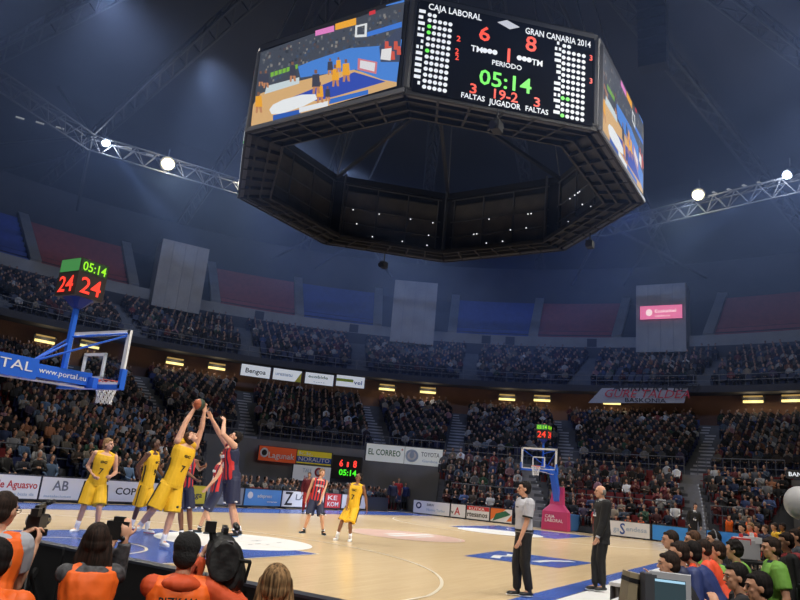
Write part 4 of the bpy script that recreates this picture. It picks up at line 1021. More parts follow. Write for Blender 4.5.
        if attr:
            me = ob.data; a1_ = me.attributes.new('side', 'FLOAT', 'POINT'); a2_ = me.attributes.new('front', 'FLOAT', 'POINT'); off = Vector(t['_o'])
            a1_.data.foreach_set('value', [(v.co+off-pel).dot(slat) for v in me.vertices]); a2_.data.foreach_set('value', [(v.co+off-pel).dot(sfw)-.0 for v in me.vertices])
        return ob
    def leg_cloth(nm, m, end, r0, r1, inf=.014, wr=.006):
        c = MB(); c.loft([(pel-up*.05, lat*(.165*W+inf), fw*(.118*W+inf)), (pel+up*.02, lat*(.172*W+inf), fw*(.124*W+inf)), (pel+up*T*.2, lat*(.162*W+inf), fw*(.118*W+inf))])
        for i in (0, 1):
            h, k, a = hip[i], knee[i], ank[i]
            if end <= 1: c.caps(h+up*.01, h, .098*W, .104*W+inf); c.tube(h, h.lerp(k, end), .104*W+inf, r1, 14)
            else: c.caps(h, k, .098*W+inf*.8, .066*W*r0+inf, 12); c.caps(k, k.lerp(a, .3), .066*W*r0+inf, .062*W*r0+inf, 12); c.tube(k, k.lerp(a, end-1), .066*W*r0+inf, r1, 12)
        return blob(c, nm, m, t, vox, 2, wrinkle=wr)
    def shoes(m, h=.0, sole=None):
        for i in (0, 1):
            a, td = ank[i], toe[i]; sd = Vector((0, 0, 1)).cross(td).normalized(); Mf = Matrix((sd, td, td.cross(sd)*-1)).transposed() if False else Matrix((sd, td, sd.cross(td))).transposed()
            c = MB(); z = sd.cross(td)
            if z.z < 0: z = -z
            c.ell(a+td*.045*S-z*.048*S, (.05*S, .135*S, .038*S), Mf, 14, 8); c.ell(a+td*.11*S-z*.055*S, (.052*S, .075*S, .032*S), Mf, 12, 8); c.caps(a-z*.03*S, a+(knee[i]-a).normalized()*(.03+h)*S, .05*S, .047*S, 10)
            so = blob(c, 'shoe', m, t, .009, 1)
            q = MB(); q.ell(a+td*.06*S-z*.078*S, (.05*S, .14*S, .014*S), Mf, 14, 6); subpart(q, 'sole', sole or C_shw, so, True)
    def socks(m=C_sock, h=.16):
        for i in (0, 1):
            c = MB(); d_ = (knee[i]-ank[i]).normalized(); c.tube(ank[i]-d_*.02, ank[i]+d_*h*S, .043*S, .05*S, 12); part(c, 'sock', m, t, True)
    def num(s_, m, z=.6, h=.2, w_=.2, front=True, dx=0.0):
        n = sfw if front else -sfw; x = Vector(up).cross(n).normalized(); r_ = (.118 if z > .5 else .112)*W+(.032 if front else .062)
        text('shirt_lettering', s_, pel+up*(T*z-h/2)+n*r_-x*(w_/2)+x*dx, x, up, h, m, t, width=w_, thick=.006, bold=.02)
    if o == 'yellow':
        torso_cloth('jersey', C_yel, .02, -.1, .95); leg_cloth('shorts', C_yel, .93, 1, .135*W); socks(); shoes(C_shw, .05, C_shr if shw else None); num('9' if shw else '7', C_grd, .42, .13, .08); num('GC', C_grd, .72, .05, .14)
        c = MB()
        for i, s in enumerate((1, -1)):
            for a_, b_ in ((hip[i], hip[i].lerp(knee[i], .9)),):
                q = lat*s*(.118*W); c.bar(a_+q*.98+up*.02, b_+q*1.08, .012, .05*S, up=lat)
            c.bar(pel+up*T*.1+lat*s*.182*W, pel+up*T*.6+lat*s*.186*W, .012, .045*S, up=lat)
        part(c, 'side_trim', C_grd, t)
        c = MB(); hp0, kn0 = hip[0], knee[0]; c.ell(hp0.lerp(kn0, .7)+fw*.125*W, (.035, .012, .035), Matrix((lat, fw, up)).transposed()); part(c, 'shorts_emblem', C_grd, t)
    elif o == 'navy':
        torso_cloth('jersey', C_str, .02, -.1, .95, attr=True); leg_cloth('shorts', C_nav, .9, 1, .13*W); socks(h=.07); shoes(C_shb, .04, mat('sole_blue', srgb(90, 130, 170), .5)); num('4', C_wht, .45, .12, .08); num('LABORAL', C_wht, .7, .06, .24)
        c = MB()
        for i in (0, 1):
            e = hip[i].lerp(knee[i], .84); d_ = (knee[i]-hip[i]).normalized()
            for q in (fw, lat*(1, -1)[i]): 
                tt = Vector(up).cross(q); c.ell(e+q*.125*W, (.035, .03, .02), None, 8, 5)
        part(c, 'hem_logo', C_wht, t)
    elif o == 'suit':
        torso_cloth('jacket', C_blk, .03, -.16, 1.0, hem=.1, sleeve=1.9, flare=.05); leg_cloth('trousers', C_blk, 1.93, 1.05, .062*S)
        c = MB(); c.loft([(pel+up*T*.7, lat*.06, sfw*(.135*W)), (pel+up*T*1.0, lat*.075*S, sfw*.083*S), (pel+up*T*1.07, lat*.066*S, sfw*.066*S)]); blob(c, 'shirt_collar', C_wht, t, .009, 1)
        shoes(C_shb)
        c = MB(); c.bar(pel+up*T*.5+sfw*.152*W, pel+up*T*.98+sfw*.098*W, .12*S, .02, up=sfw); part(c, 'shirt_front', C_wht, t)
        c = MB(); c.bar(pel+up*T*.55+sfw*.17*W, pel+up*T*.98+sfw*.105*W, .05, .012, up=sfw); part(c, 'tie', mat('tie_grey', srgb(90, 96, 120), .5), t)
        for i in (0, 1): c = MB(); d_ = (wri[i]-elb[i]).normalized(); c.tube(wri[i]-d_*.035, wri[i]+d_*.008, .037*S, .038*S, 12); part(c, 'shirt_cuff', C_wht, t, True)
    elif o == 'ref':
        torso_cloth('shirt', mat('ref_shirt', srgb(176, 176, 184), .7, bump=.2, bscale=22), .022, 0, 1.0, sleeve=.72); leg_cloth('trousers', C_blk, 1.95, 1.1, .07*S, wr=.008); shoes(C_shb)
        c = MB()
        for i in (0, 1): d_ = (elb[i]-sh[i]); c.tube(sh[i]+d_*.66, sh[i]+d_*.75, .064*W+.026, .062*W+.026, 14)
        part(c, 'sleeve_band', C_blk, t)
        c = MB(); c.loft([(pel+up*T*.7, slat*(.178*W+.024), sfw*(.118*W+.024)), (pel+up*T*.74, slat*(.18*W+.024), sfw*(.118*W+.024))]); part(c, 'chest_band', C_ors, t)
        c = MB(); c.loft([(pel+up*T*.74, slat*(.181*W+.025), sfw*(.118*W+.025)), (pel+up*T*.77, slat*(.182*W+.025), sfw*(.117*W+.025))]); part(c, 'dark_chest_band', C_blk, t)
        c = MB(); c.loft([(neck-up*.02, slat*.075*S, sfw*.075*S), (neck+up*.035, slat*.066*S, sfw*.066*S)]); part(c, 'collar', C_blk, t)
        c = MB(); c.loft([(pel+up*T*.03, lat*(.176*W+.02), fw*(.125*W+.02)), (pel+up*T*.1, lat*(.174*W+.02), fw*(.123*W+.02))]); part(c, 'belt', C_blk, t)
    elif isinstance(o, dict):
        torso_cloth(o.get('nm', 'shirt'), o['top'], o.get('inf', .022), -.16, 1.0, sleeve=o.get('sl', .7), sl_r=o.get('slr', 1.0)) if not o.get('bib') else torso_cloth('jumper', o['top'], .016, -.16, 1.0, sleeve=o.get('sl', 1.9))
        leg_cloth('trousers', o.get('leg', C_blk), 1.93, 1.05, .062*S); shoes(o.get('shoe', C_shb))
        if o.get('bib'):
            c = MB(); c.loft(tors(1, .042, -.16, .98), 16)
            for i, s in enumerate((1, -1)): c.caps(sh[i]-slat*s*.035*W-up*.01, neck+slat*.07*S*s-up*.03, .088*W, .062*S, 8)
            blob(c, 'bib', C_org, t, vox, 2, wrinkle=.012)
        if o.get('hood'):
            c = MB(); c.ell(neck-sfw*.08-up*.035, (.135, .09, .06), Matrix((slat, sfw, up)).transposed()); c.ell(neck-up*.015, (.12, .11, .05), Matrix((slat, sfw, up)).transposed()); blob(c, 'hood', o['hood'], t, .012, 2, wrinkle=.012)
        if o.get('collar'):
            c = MB(); c.loft([(neck-up*.045, slat*.12*S, sfw*.095*S), (neck+up*.03, slat*.072*S, sfw*.072*S)]); blob(c, 'collar', o['collar'], t, .01, 2)
        if o.get('stripe'):
            for i, s in enumerate((1, -1)):
                c = MB(); q = (slat*s*.5+up*.8).normalized(); d_ = elb[i]-sh[i]; n_ = (q-d_.normalized()*q.dot(d_.normalized())).normalized()
                c.caps(neck+slat*s*.075-up*.0+Vector((0, 0, .03)), sh[i]+n_*.052, .04, .036, 8); c.caps(sh[i]+n_*.052, elb[i]+n_*.036, .036, .034, 8); part(c, 'sleeve_stripe', o['stripe'], t, True)
        if o.get('print'): num(o['print'], L_black, .74, .055, .26, front=False)
    t['_hands'] = [tuple(x) for x in wri]
    return t, wri, elb, head, hf, HP
def gp(u, v, H=1.9, z=None): return gr(u, v, z if z is not None else .055*H)
def P3(u, v, d): return at(u, v, d)
# ------------------------------------------------------------------ players, officials
YK = 'yellow kit'
D1 = gr(88, 533)
def pl(label, H, face, pel, neck, head, feet, hands, D, dn=0, dh=0, **k):
    """pixel joints; feet (u,v,z) on the court, hands (u,v,depth offset)"""
    fe = []
    for f_ in feet:
        if f_ is None: fe.append(None); continue
        q = atv(f_[0], f_[1], D, f_[2] if len(f_) > 2 else 0); q.z = max(q.z, .085) if len(f_) < 4 else q.z
        if len(f_) < 4 and q.z < .2: q.z = .085
        fe.append(q)
    p = atv(pel[0], pel[1], D); n = atv(neck[0], neck[1], D, dn); h = atv(head[0], head[1], D, dh)
    ha = [None if q is None else atv(q[0], q[1], D, dn+q[2]) for q in hands]
    return person(label, H, face, p, n, h, fe, ha, **k)
# 1 yellow, hands on hips. order of feet and hands: his left, his right
pl('player in yellow standing with hands at his waist, leftmost on court', 2.04, 236, (96.5, 483), (106.5, 452.5), (109, 444.5), [(97, 528), (77, 525)], [(111.5, 476, -.1), (93.5, 475, -.12)], D1, dn=-.05, dh=-.1,
   outfit='yellow', hair=('short', 'fair'), hface=285, epole=[fdir(56)+fdir(326)*.35, fdir(56)+fdir(146)*.6], curl=(.9, .9), toes=[fdir(240), fdir(200)])
D2 = gr(142, 534)
pl('dark skinned player in yellow running in behind the leaping one', 1.98, 290, (146, 485), (153.5, 452), (156, 444.5), [(147, 531), (131.5, 523, .2)], [(165, 478, .1), (140.5, 479, -.1)], D2, dn=-.05, dh=-.1,
   outfit='yellow', skin='dark', hair=('buzz', 'black'), hface=305, shw=True, kpole=[fdir(300), fdir(250)])
# 3 yellow with the ball
D3 = gr(163, 549)
pl('player in yellow stretching both arms up to grab the ball', 2.1, 262, (171.5, 485), (186.5, 444), (191.5, 437.5), [(163, 540), (140, 525, .1)], [(205.2, 409.5, .05), (194.5, 408.5, -.05)], D3, dn=.05, dh=.0,
   outfit='yellow', hair=('short', 'brown'), hface=285, hpitch=48, raise_=(1, 1), epole=[fdir(330), fdir(160)], curl=(.35, .35), kpole=[fdir(280), fdir(240)], toes=[fdir(262), fdir(215)], build=1.12,
   hdir=(Vector((-.1, .05, 1)), Vector((.15, -.05, 1))))
# 4 navy behind 3
pl('player in navy and red hidden behind the leaping player in yellow', 1.98, 225, (184, 488), (186.5, 459), (188, 451.5), [(191.5, 532), (182, 534)], [(205, 466, .1), (196, 480, -.3)], gr(189, 541), dn=0, dh=0, outfit='navy', skin='mid', hair=('buzz', 'black'))
# 5 navy defender, arms up
D5 = gr(238, 553)
pl('player in navy and red reaching up at the ball with his right arm', 2.06, 160, (231.5, 480), (231, 446), (235.2, 437.5), [(235, 532, -.1), (240, 534, .1)], [(224.2, 421.5, -.2), (207.5, 411.5, -.1)], D5, dn=0, dh=0,
   outfit='navy', hair=('short', 'black'), hface=140, hpitch=25, raise_=(.6, 1), epole=[fdir(200)+Vector((0, 0, -.6)), fdir(90)], curl=(.9, .3), toes=[fdir(150), fdir(175)], sface=150, build=1.12)
pl('player in navy and red bending forward behind the tall defender', 1.98, 150, (216, 493), (222, 463), (224.5, 455), [(199.5, 525, .1), (211.5, 528)], [(205, 491, -.2), (224, 484, .2)], gr(208, 534), dn=0, dh=0, outfit='navy', hair=('short', 'brown'), kpole=[fdir(140), fdir(160)])
D7 = gr(313, 534)
pl('player in red and navy stripes standing near the courtside boards', 1.84, 226, (316, 500.5), (320.5, 479), (322.5, 473), [(323.5, 528.5), (304, 529)], [(320.5, 502, -.2), (305.5, 502, .0)], D7, outfit='navy', hair=('short', 'fair'), hface=240, toes=[fdir(240), fdir(170)])
D8 = gr(344, 541)
pl('dark skinned player in yellow walking alone towards midcourt', 1.80, 190, (353, 507), (357.5, 484), (359, 477.5), [(350.5, 537), (337, 534.5)], [(367.3, 511.5, .05), (346.5, 507, -.15)], D8, outfit='yellow', skin='mid', hair=('buzz', 'black'), hface=150, toes=[fdir(200), fdir(190)])
# referee and coach
DR = gr(523, 597)
pl('referee in a grey shirt and black trousers watching the play', 1.86, 132, (524, 532.5), (525.3, 499.5), (523.8, 488.8), [(529, 595), (517, 591, .1)], [(519.5, 541.5, -.2), (521, 540, .3)], DR, outfit='ref', skin='tan', hair=('short', 'black'), hface=125, sface=135, vox=.010, toes=[fdir(140), fdir(130)], epole=[fdir(300)+Vector((0,0,-.2)), None])
DC = gr(600, 592)
pl('coach in a black suit standing on the sideline with hand in pocket', 1.92, 125, (602, 533), (603, 501), (600.2, 491.8), [(603, 589), (595, 588, .05)], [(597.5, 538, -.2), (600, 533, .25)], DC, outfit='suit', skin='tan', hair=('balding', 'grey'), hface=122, vox=.010, toes=[fdir(140), fdir(130)], epole=[fdir(300)+Vector((0,0,-.2)), None])
DS = gr(694, 549)
pl('man in a dark suit and pale tie standing between the blue boards', 1.86, 205, (692.5, 529), (694.5, 511.5), (695.5, 506.3), [(696.5, 547), (690.5, 547)], [None, None], DS, outfit='suit', skin='tan', hair=('short', 'dark'), vox=.014)
DX = gr(397, 510)
pl('fair haired person in a red top standing by the corner bench', 1.86, 215, (398, 495), (398.6, 483.5), (399, 480), [(400.5, 508), (395.5, 508)], [None, None], DX, outfit={'top': C_red, 'leg': C_nav, 'shoe': C_shw, 'sl': .6}, hair=('short', 'fair'), vox=.016, eyes=False)
def bystander(label, u, v, H, face, top, hair, skin='tan', leg=C_blk, **k):
    g = gr(u, v); d = dep(g); p = g+Vector((0, 0, .52*H)); n = g+Vector((0, 0, .82*H)); h = g+Vector((0, 0, .93*H)); l = Vector((-fdir(face).y, fdir(face).x, 0))*.1
    return person(label, H, face, p, n, h, [g+l+Vector((0, 0, .1)), g-l+Vector((0, 0, .1))], None, outfit={'top': top, 'leg': leg, 'sl': k.pop('sl', 1.9)}, hair=hair, skin=skin, vox=.018, eyes=False, **k)
bystander('person in a red shirt standing in front of the white sign with a ring', 305, 513, 1.78, 215, mat('cloth_maroon', srgb(110, 30, 40), .7), ('short', 'black'), leg=C_red)
bystander('person in a dark tracksuit standing left of the fair haired one', 391, 511, 1.8, 220, C_bln, ('short', 'dark'))
bystander('person in a bright red top standing right of the fair haired one', 408, 510, 1.7, 210, C_red, ('short', 'dark'), leg=C_bln)
bystander('person in a blue top standing just right of the fair haired one', 403.5, 510, 1.75, 210, C_bl2, ('short', 'fair'))
# ball
BP = atv(199.6, 404.5, D3, .02)
t = thing('basketball', 'basketball held high between the hands of the leaping players', 'ball', BP)
m = bpy.data.materials.new('ball_skin'); m.use_nodes = True; nt = m.node_tree; b = nt.nodes['Principled BSDF']; tc = nt.nodes.new('ShaderNodeTexCoord'); sx = nt.nodes.new('ShaderNodeSeparateXYZ')
ab = nt.nodes.new('ShaderNodeMath'); ab.operation = 'ABSOLUTE'; gtn = nt.nodes.new('ShaderNodeMath'); gtn.operation = 'GREATER_THAN'; gtn.inputs[1].default_value = .055
mx = nt.nodes.new('ShaderNodeMixRGB'); mx.inputs[1].default_value = (*srgb(52, 66, 50), 1); mx.inputs[2].default_value = (*srgb(176, 92, 54), 1)
nt.links.new(tc.outputs['Object'], sx.inputs[0]); nt.links.new(sx.outputs['X'], ab.inputs[0]); nt.links.new(ab.outputs[0], gtn.inputs[0]); nt.links.new(gtn.outputs[0], mx.inputs[0]); nt.links.new(mx.outputs[0], b.inputs['Base Color']); b.inputs['Roughness'].default_value = .6
s = MB(); s.ell(BP, .121, n=32, k=20); part(s, 'ball_panels', m, t, True)
s = MB()
for ax in ((1, 0, 0), (0, 1, 0), (0, 0, 1)):
    a = Vector(ax); e1 = a.orthogonal().normalized(); e2 = a.cross(e1)
    for i in range(32): s.tube(BP+(e1*math.cos(2*PI*i/32)+e2*math.sin(2*PI*i/32))*.1212, BP+(e1*math.cos(2*PI*(i+1)/32)+e2*math.sin(2*PI*(i+1)/32))*.1212, .0025, n=4)
part(s, 'seams', L_black, t)
# ------------------------------------------------------------------ photographers at the baseline (all on low stools, backs to the lens)
def seated(label, u, v, zh, H, face, outfit, hair, hands=None, lean=.12, seat=.46, D=None, stool=None, skin='tan', hface=None, hpitch=-5, legdir=None, hdrop=0, **k):
    """head centre at pixel u, v on the level zh"""
    S = H/1.85
    h = gr(u, v, zh) if D is None else at(u, v, D)
    f = fdir(face)
    n = h-Vector((0, 0, .165*S))-fdir(hface if hface is not None else face)*.045
    T = .54*S
    dz = math.sqrt(max(T*T-lean*lean, .01)); p = n-f*lean-Vector((0, 0, dz))
    fl_ = fdir(legdir if legdir is not None else face); l = Vector((-fl_.y, fl_.x, 0))*.14
    kn = fl_*.43*S
    hz_ = max(p.z, .2)
    ft = [p+kn*1.0+l*s-Vector((0, 0, p.z-.1)) for s in (1, -1)]
    ha = None
    if hands: ha = [None if q is None else (q if isinstance(q, Vector) else atv(q[0], q[1], h, q[2])) for q in hands]
    r = person(label, H, face, p, n, h, ft, ha, outfit=outfit, hair=hair, skin=skin, hface=hface, hpitch=hpitch, kpole=[fl_+Vector((0, 0, .9))]*2, **k)
    sh_ = p.z-.13
    if stool and sh_ > .08:
        if stool == 'chair':
            t = thing('folding_chair', 'folding chair under the '+' '.join(label.split()[:11]), 'chair', (p.x, p.y, 0), 'chairs at the press tables')
            s = MB(); s.box((p.x, p.y, sh_-.02), (.42, .42, .04), rz=rad(face)); part(s, 'seat', C_blk, t)
            s = MB(); b_ = p-f*.27; s.box((b_.x, b_.y, sh_+.32), (.03, .42, .26), rz=rad(face)); part(s, 'backrest', C_blk, t)
            q = Vector((-f.y, f.x, 0))
            for a in (.19, -.19):
                for b2 in (.19, -.25):
                    s = MB(); s.tube(Vector((p.x, p.y, 0))+f*b2+q*a, Vector((p.x, p.y, sh_ if b2 > 0 else sh_+.4))+f*b2+q*a, .012, n=6); part(s, 'leg', M_rail, t)
        else:
            t = thing('low_stool', 'low stool under the '+' '.join(label.split()[:11]), 'stool', (p.x, p.y, 0), 'low stools of the photographers')
            s = MB(); s.box((p.x, p.y, sh_-.03), (.34, .34, .05), rz=rad(face)); part(s, 'seat', C_blk, t)
            for a in (.13, -.13):
                for b2 in (.13, -.13): s = MB(); s.tube((p.x+a, p.y+b2, 0), (p.x+a, p.y+b2, sh_-.04), .014, n=6); part(s, 'leg', M_rail, t)
    return r
C_dk = mat('jumper_dark', srgb(34, 34, 40), .8, bump=.2, bscale=20)
C_lg = mat('sleeve_pale', srgb(168, 172, 182), .75)
M_cb = mat('camera_black', srgb(20, 20, 22), .45); M_cg = mat('camera_grey', srgb(120, 120, 126), .4, .3); M_lens = mat('lens_glass', (.02, .02, .03), .08)
# camera operator at the left edge
F1 = seated('camera operator in an orange bib with glasses filming at the left edge', 5, 510, 1.2, 1.8, 55, {'top': C_lg, 'sl': .6, 'bib': 1, 'leg': C_dk}, ('short', 'dark'), hands=[(24, 534, .3), (35, 546, .2)], lean=.1, stool='stool', hface=20, vox=.009, skin='pale', curl=(.8, .8), epole=[fdir(150)+Vector((0, 0, -1)), fdir(200)*.8+Vector((0, 0, -1.0))])
hp = F1[5]
gl = MB()
for s_ in (1, -1):
    c = hp(.033*s_, .100, .004)
    for i in range(12):
        a, b = 2*PI*i/12, 2*PI*(i+1)/12
        gl.tube(hp(.033*s_+.024*math.cos(a), .100, .004+.018*math.sin(a)), hp(.033*s_+.024*math.cos(b), .100, .004+.018*math.sin(b)), .0022, n=4)
    gl.tube(hp(.057*s_, .098, .008), hp(.08*s_, .0, .008), .0022, n=4)
gl.tube(hp(-.009, .1, .008), hp(.009, .1, .008), .0022, n=4)
single(gl, 'glasses', C_blk, 'dark framed glasses worn by the camera operator at the left edge', 'glasses', hp(0, .09, 0))
def frame_(d, up=Vector((0, 0, 1))):
    d = d.normalized(); s = d.cross(up).normalized(); u_ = s.cross(d); return d, s, u_
def cam_at(label, c, d, sc=1.0, name='video_camera', group=None):
    d, s, u_ = frame_(d); t = thing(name, label, 'camera', c, group); M = Matrix((d, s, u_)).transposed().to_4x4(); M.translation = c
    Q = lambda x, y, z: c+(d*x+s*y+u_*z)*sc
    return t, Q, M, d, s, u_
c = atv(37.5, 521, gr(5, 510, 1.2), .42)
t, Q, M, d, s_, u_ = cam_at('black video camera with a top handle and fluffy microphone held by the bespectacled operator', c, fdir(40), .78)
m = MB(); m.box(None, (.2, .09, .1), m=None, M=M); part(m, 'body', M_cb, t)
m = MB(); m.tube(Q(.13, 0, 0), Q(.25, 0, 0), .036, .044, 16); part(m, 'lens', M_lens, t)
m = MB(); m.bar(Q(-.1, 0, .13), Q(.14, 0, .15), .03, .03); m.bar(Q(-.08, 0, .06), Q(-.1, 0, .13), .03, .03); m.bar(Q(.1, 0, .06), Q(.12, 0, .14), .03, .03); part(m, 'handle', M_cb, t)
m = MB(); m.caps(Q(.05, .05, .17), Q(.22, .05, .18), .018, .018, 10); part(m, 'microphone', M_cb, t, True)
m = MB(); m.tube(Q(-.02, -.05, .0), Q(-.02, -.09, .0), .034, .034, 16); part(m, 'side_dial', M_cg, t)
m = MB(); m.box(Q(-.16, .02, .09), (.07, .055, .055), rz=.6); part(m, 'viewfinder', M_cb, t)
m = MB(); m.bar(Q(0, 0, -.06), Q(0, 0, -.26), .06, .06); m.box(Q(0, 0, -.1), (.12, .12, .05)); part(m, 'mount', M_cb, t)
t2 = thing('camera_tripod', 'black tripod carrying the video camera at the left edge', 'tripod', (c.x, c.y, 0))
m = MB(); m.tube(Q(0, 0, -.26), (c.x, c.y, .45), .03, n=8); part(m, 'column', M_cb, t2)
for a in (0, 120, 240): m = MB(); m.tube(Q(0, 0, -.4), (c.x+.4*math.cos(rad(a)), c.y+.4*math.sin(rad(a)), 0.01), .016, n=8); part(m, 'leg', M_cb, t2)
seated('dark haired person in an orange bib cut off at the lower left corner', -4, 561, 1.02, 1.75, 45, {'top': C_org, 'bib': 1, 'leg': C_dk}, ('short', 'black'), lean=.1, stool='stool', vox=.01)
# woman with a stills camera
F3 = seated('long haired woman in an orange bib raising a stills camera to her eye', 97, 541, 1.08, 1.68, 62, {'top': C_cam, 'bib': 1, 'leg': C_dk}, ('long', 'dark'), hands=[(113, 543, .24), (125.5, 539, .24)], lean=.06, stool='stool', hface=45, vox=.009, skin='pale', curl=(.8, .6), epole=[Vector((0, 0, -1))+fdir(62)*.3, Vector((0, 0, -1))+fdir(60)*.2], hdir=(None, Vector((-.1, 0, 1))), build=.86)
c = atv(118, 530, gr(97, 541, 1.08), .26)
t, Q, M, d, s_, u_ = cam_at('black stills camera with a long lens held up by the long haired woman', c, fdir(40), name='stills_camera')
m = MB(); m.box(None, (.08, .15, .12), M=M); m.box(Q(0, 0, .07), (.07, .07, .04), rz=.7); part(m, 'body', M_cb, t)
m = MB(); m.tube(Q(.04, 0, 0), Q(.22, 0, 0), .04, .048, 16); part(m, 'lens', M_lens, t)
m = MB(); m.tube(Q(.1, 0, 0), Q(.13, 0, 0), .05, .05, 16); part(m, 'focus_ring', M_cg, t)
m = MB(); m.caps(Q(-.04, .05, -.05), Q(.03, .05, -.05), .02, .02, 8); part(m, 'grip', M_cb, t)
# man with the big covered camera
F4 = seated('man in a black knitted cap and orange bib with lettering on his back', 186.5, 552, 1.04, 1.85, 48, {'top': C_hood, 'bib': 1, 'leg': C_dk, 'hood': C_hood, 'print': 'BIZKAIA'}, ('cap', 'black'), hands=[(202, 556, .35), (226, 586, .25)], lean=.06, stool='stool', hface=40, vox=.01, build=.98, curl=(.8, .8))
c = atv(222, 555, gr(186.5, 552, 1.04), .22)
t, Q, M, d, s_, u_ = cam_at('large black television camera in a rain cover beside the man in the cap', c, fdir(48))
m = MB(); m.loft([(Q(-.26, 0, -.02), s_*.10, u_*.13), (Q(-.1, 0, 0), s_*.11, u_*.145), (Q(.1, 0, .02), s_*.105, u_*.13), (Q(.2, 0, .02), s_*.08, u_*.1)], n=16); m.loft([(Q(-.2, .04, -.05), s_*.09, u_*.16), (Q(-.12, .12, -.12), s_*.06, u_*.1)]); blob(m, 'rain_cover', mat('cover_black', srgb(24, 24, 26), .65, bump=.5, bscale=14), t, .009, 2, wrinkle=.014)
m = MB(); m.tube(Q(.18, 0, .03), Q(.38, 0, .03), .06, .075, 18); part(m, 'lens', M_lens, t)
m = MB(); m.bar(Q(-.05, -.08, .1), Q(-.02, -.1, .19), .035, .035); m.box(Q(-.03, -.11, .19), (.07, .075, .075), rz=rad(48)); part(m, 'viewfinder', M_cb, t)
m = MB(); m.bar(Q(-.05, 0, .17), Q(.12, 0, .18), .035, .035); m.bar(Q(.12, 0, .17), Q(.12, 0, .08), .03, .03); part(m, 'handle', M_cb, t)
m = MB(); m.caps(Q(0, .08, .19), Q(.14, .08, .2), .022, .022, 10); part(m, 'microphone', M_cb, t, True)
m = MB(); m.tube(Q(-.24, .08, .0), Q(-.14, .19, -.02), .012, n=6); m.tube(Q(-.14, .19, -.02), Q(-.12, .17, -.16), .012, n=6); part(m, 'cable_loop', M_cb, t)
m = MB(); m.bar(Q(-.25, .02, .12), Q(-.05, .13, -.14), .05, .012); part(m, 'strap', M_cg, t)
m = MB()
seated('long fair haired woman in an orange bib, rightmost at the baseline', 275, 586, 1.02, 1.68, 50, {'top': C_org, 'bib': 1, 'leg': C_dk}, ('long', 'fair'), lean=.05, stool='stool', hface=42, vox=.01, skin='pale')
# black boards seen from behind
for i, (y0, y1, w_) in enumerate(((3.2, 1.45, 'in front of the operator with glasses'), (1.42, -.35, 'in front of the woman with the stills camera'), (-.38, -2.1, 'in front of the man in the cap'))):
    x0 = -3.0
    t = thing('baseline_board', 'black back of an advertising board '+w_, 'advertising board', (x0, (y0+y1)/2, 0), 'black backs of the baseline boards')
    s = MB(); s.box((x0, (y0+y1)/2, .42), (.12, y0-y1, .76)); part(s, 'panel', mat('board_inside', srgb(14, 14, 16), .7, var=.3, vscale=6), t)
    s = MB(); s.box((x0, (y0+y1)/2, .81), (.13, y0-y1, .02)); part(s, 'top_edge', B_foot, t)
    for yy in (y0-.3, y1+.3): s = MB(); s.bar((x0-.06, yy, .6), (x0-.4, yy, .03), .04, .04); s.bar((x0-.06, yy, .03), (x0-.42, yy, .03), .05, .05); part(s, 'stand', B_back, t)
# ------------------------------------------------------------------ press tables and people on the right
PT = {'top': C_dk, 'sl': 1.9, 'leg': C_dk}
def table(label, x0, x1, y0, y1, zt=.74):
    t = thing('press_table', label, 'table', ((x0+x1)/2, (y0+y1)/2, 0), 'press tables along the sideline')
    s = MB(); s.box(((x0+x1)/2, (y0+y1)/2, zt-.02), (x1-x0, abs(y1-y0), .04)); part(s, 'tabletop', mat('table_white', srgb(206, 208, 214), .5), t)
    s = MB(); s.box(((x0+x1)/2, max(y0, y1)-.02, .36), (x1-x0-.02, .02, .68)); part(s, 'front_panel', mat('table_front', srgb(60, 62, 72), .6), t)
    for x in (x0+.06, x1-.06):
        for y in (y0+.06, y1-.08): s = MB(); s.tube((x, y, 0), (x, y, zt-.03), .02, n=8); part(s, 'leg', M_rail, t)
for i, (a, b) in enumerate(((-2.5, .6), (1.5, 2.9), (2.95, 4.6), (4.65, 6.6))):
    table(('white press table under the tan box and monitor', 'white press table before the navy jackets', 'white press table before the profile of the far dark haired man', 'white press table farthest along the sideline')[i], a, b, -2.95 if i == 0 else -2.75, -2.6 if i == 0 else -2.2)
seated('dark haired person leaning over the grey monitor with hands clasped', 668, 564, 1.08, 1.78, 95, PT, ('short', 'dark'), hands=[(652, 577, .25), (655, 581, .05)], lean=.3, stool='chair', hface=112, vox=.01, hdir=(fdir(100), fdir(110)), curl=(.9, .9))
seated('dark haired person just behind the one leaning over the monitor', 678, 553, 1.17, 1.78, 92, {'top': C_bln, 'sl': 1.9, 'leg': C_dk}, ('short', 'dark'), lean=.2, stool='chair', hface=110, vox=.011, depth=0)
seated('person in a navy and blue jacket with a bright orange shoulder stripe', 690, 553, 1.18, 1.8, 85, {'top': C_bl2, 'sl': 1.9, 'leg': C_dk, 'stripe': C_ors, 'nm': 'jacket'}, ('short', 'black'), lean=.28, stool='chair', hface=100, vox=.01, build=1.12)
seated('person in an orange top squeezed between the navy jacket and green shirts', 702, 549, 1.2, 1.6, 92, {'top': C_ors, 'sl': 1.9, 'leg': C_dk}, ('short', 'dark'), lean=.22, stool='chair', hface=105, vox=.011)
seated('bareheaded man in profile against the floor, farthest left of the press row', 669.5, 540, 1.22, 1.82, 95, PT, ('short', 'dark'), lean=.12, stool='chair', hface=118, vox=.012)
seated('light brown haired person behind the navy jacket', 692, 540, 1.24, 1.78, 95, {'top': C_grn, 'sl': .7, 'leg': C_dk}, ('short', 'brown'), lean=.12, stool='chair', hface=115, vox=.012)
a = seated('dark haired person wearing a headset in front of the blue board', 713, 539.5, 1.24, 1.8, 98, PT, ('short', 'black'), lean=.1, stool='chair', hface=118, vox=.012)
h_ = a[5]; s = MB()
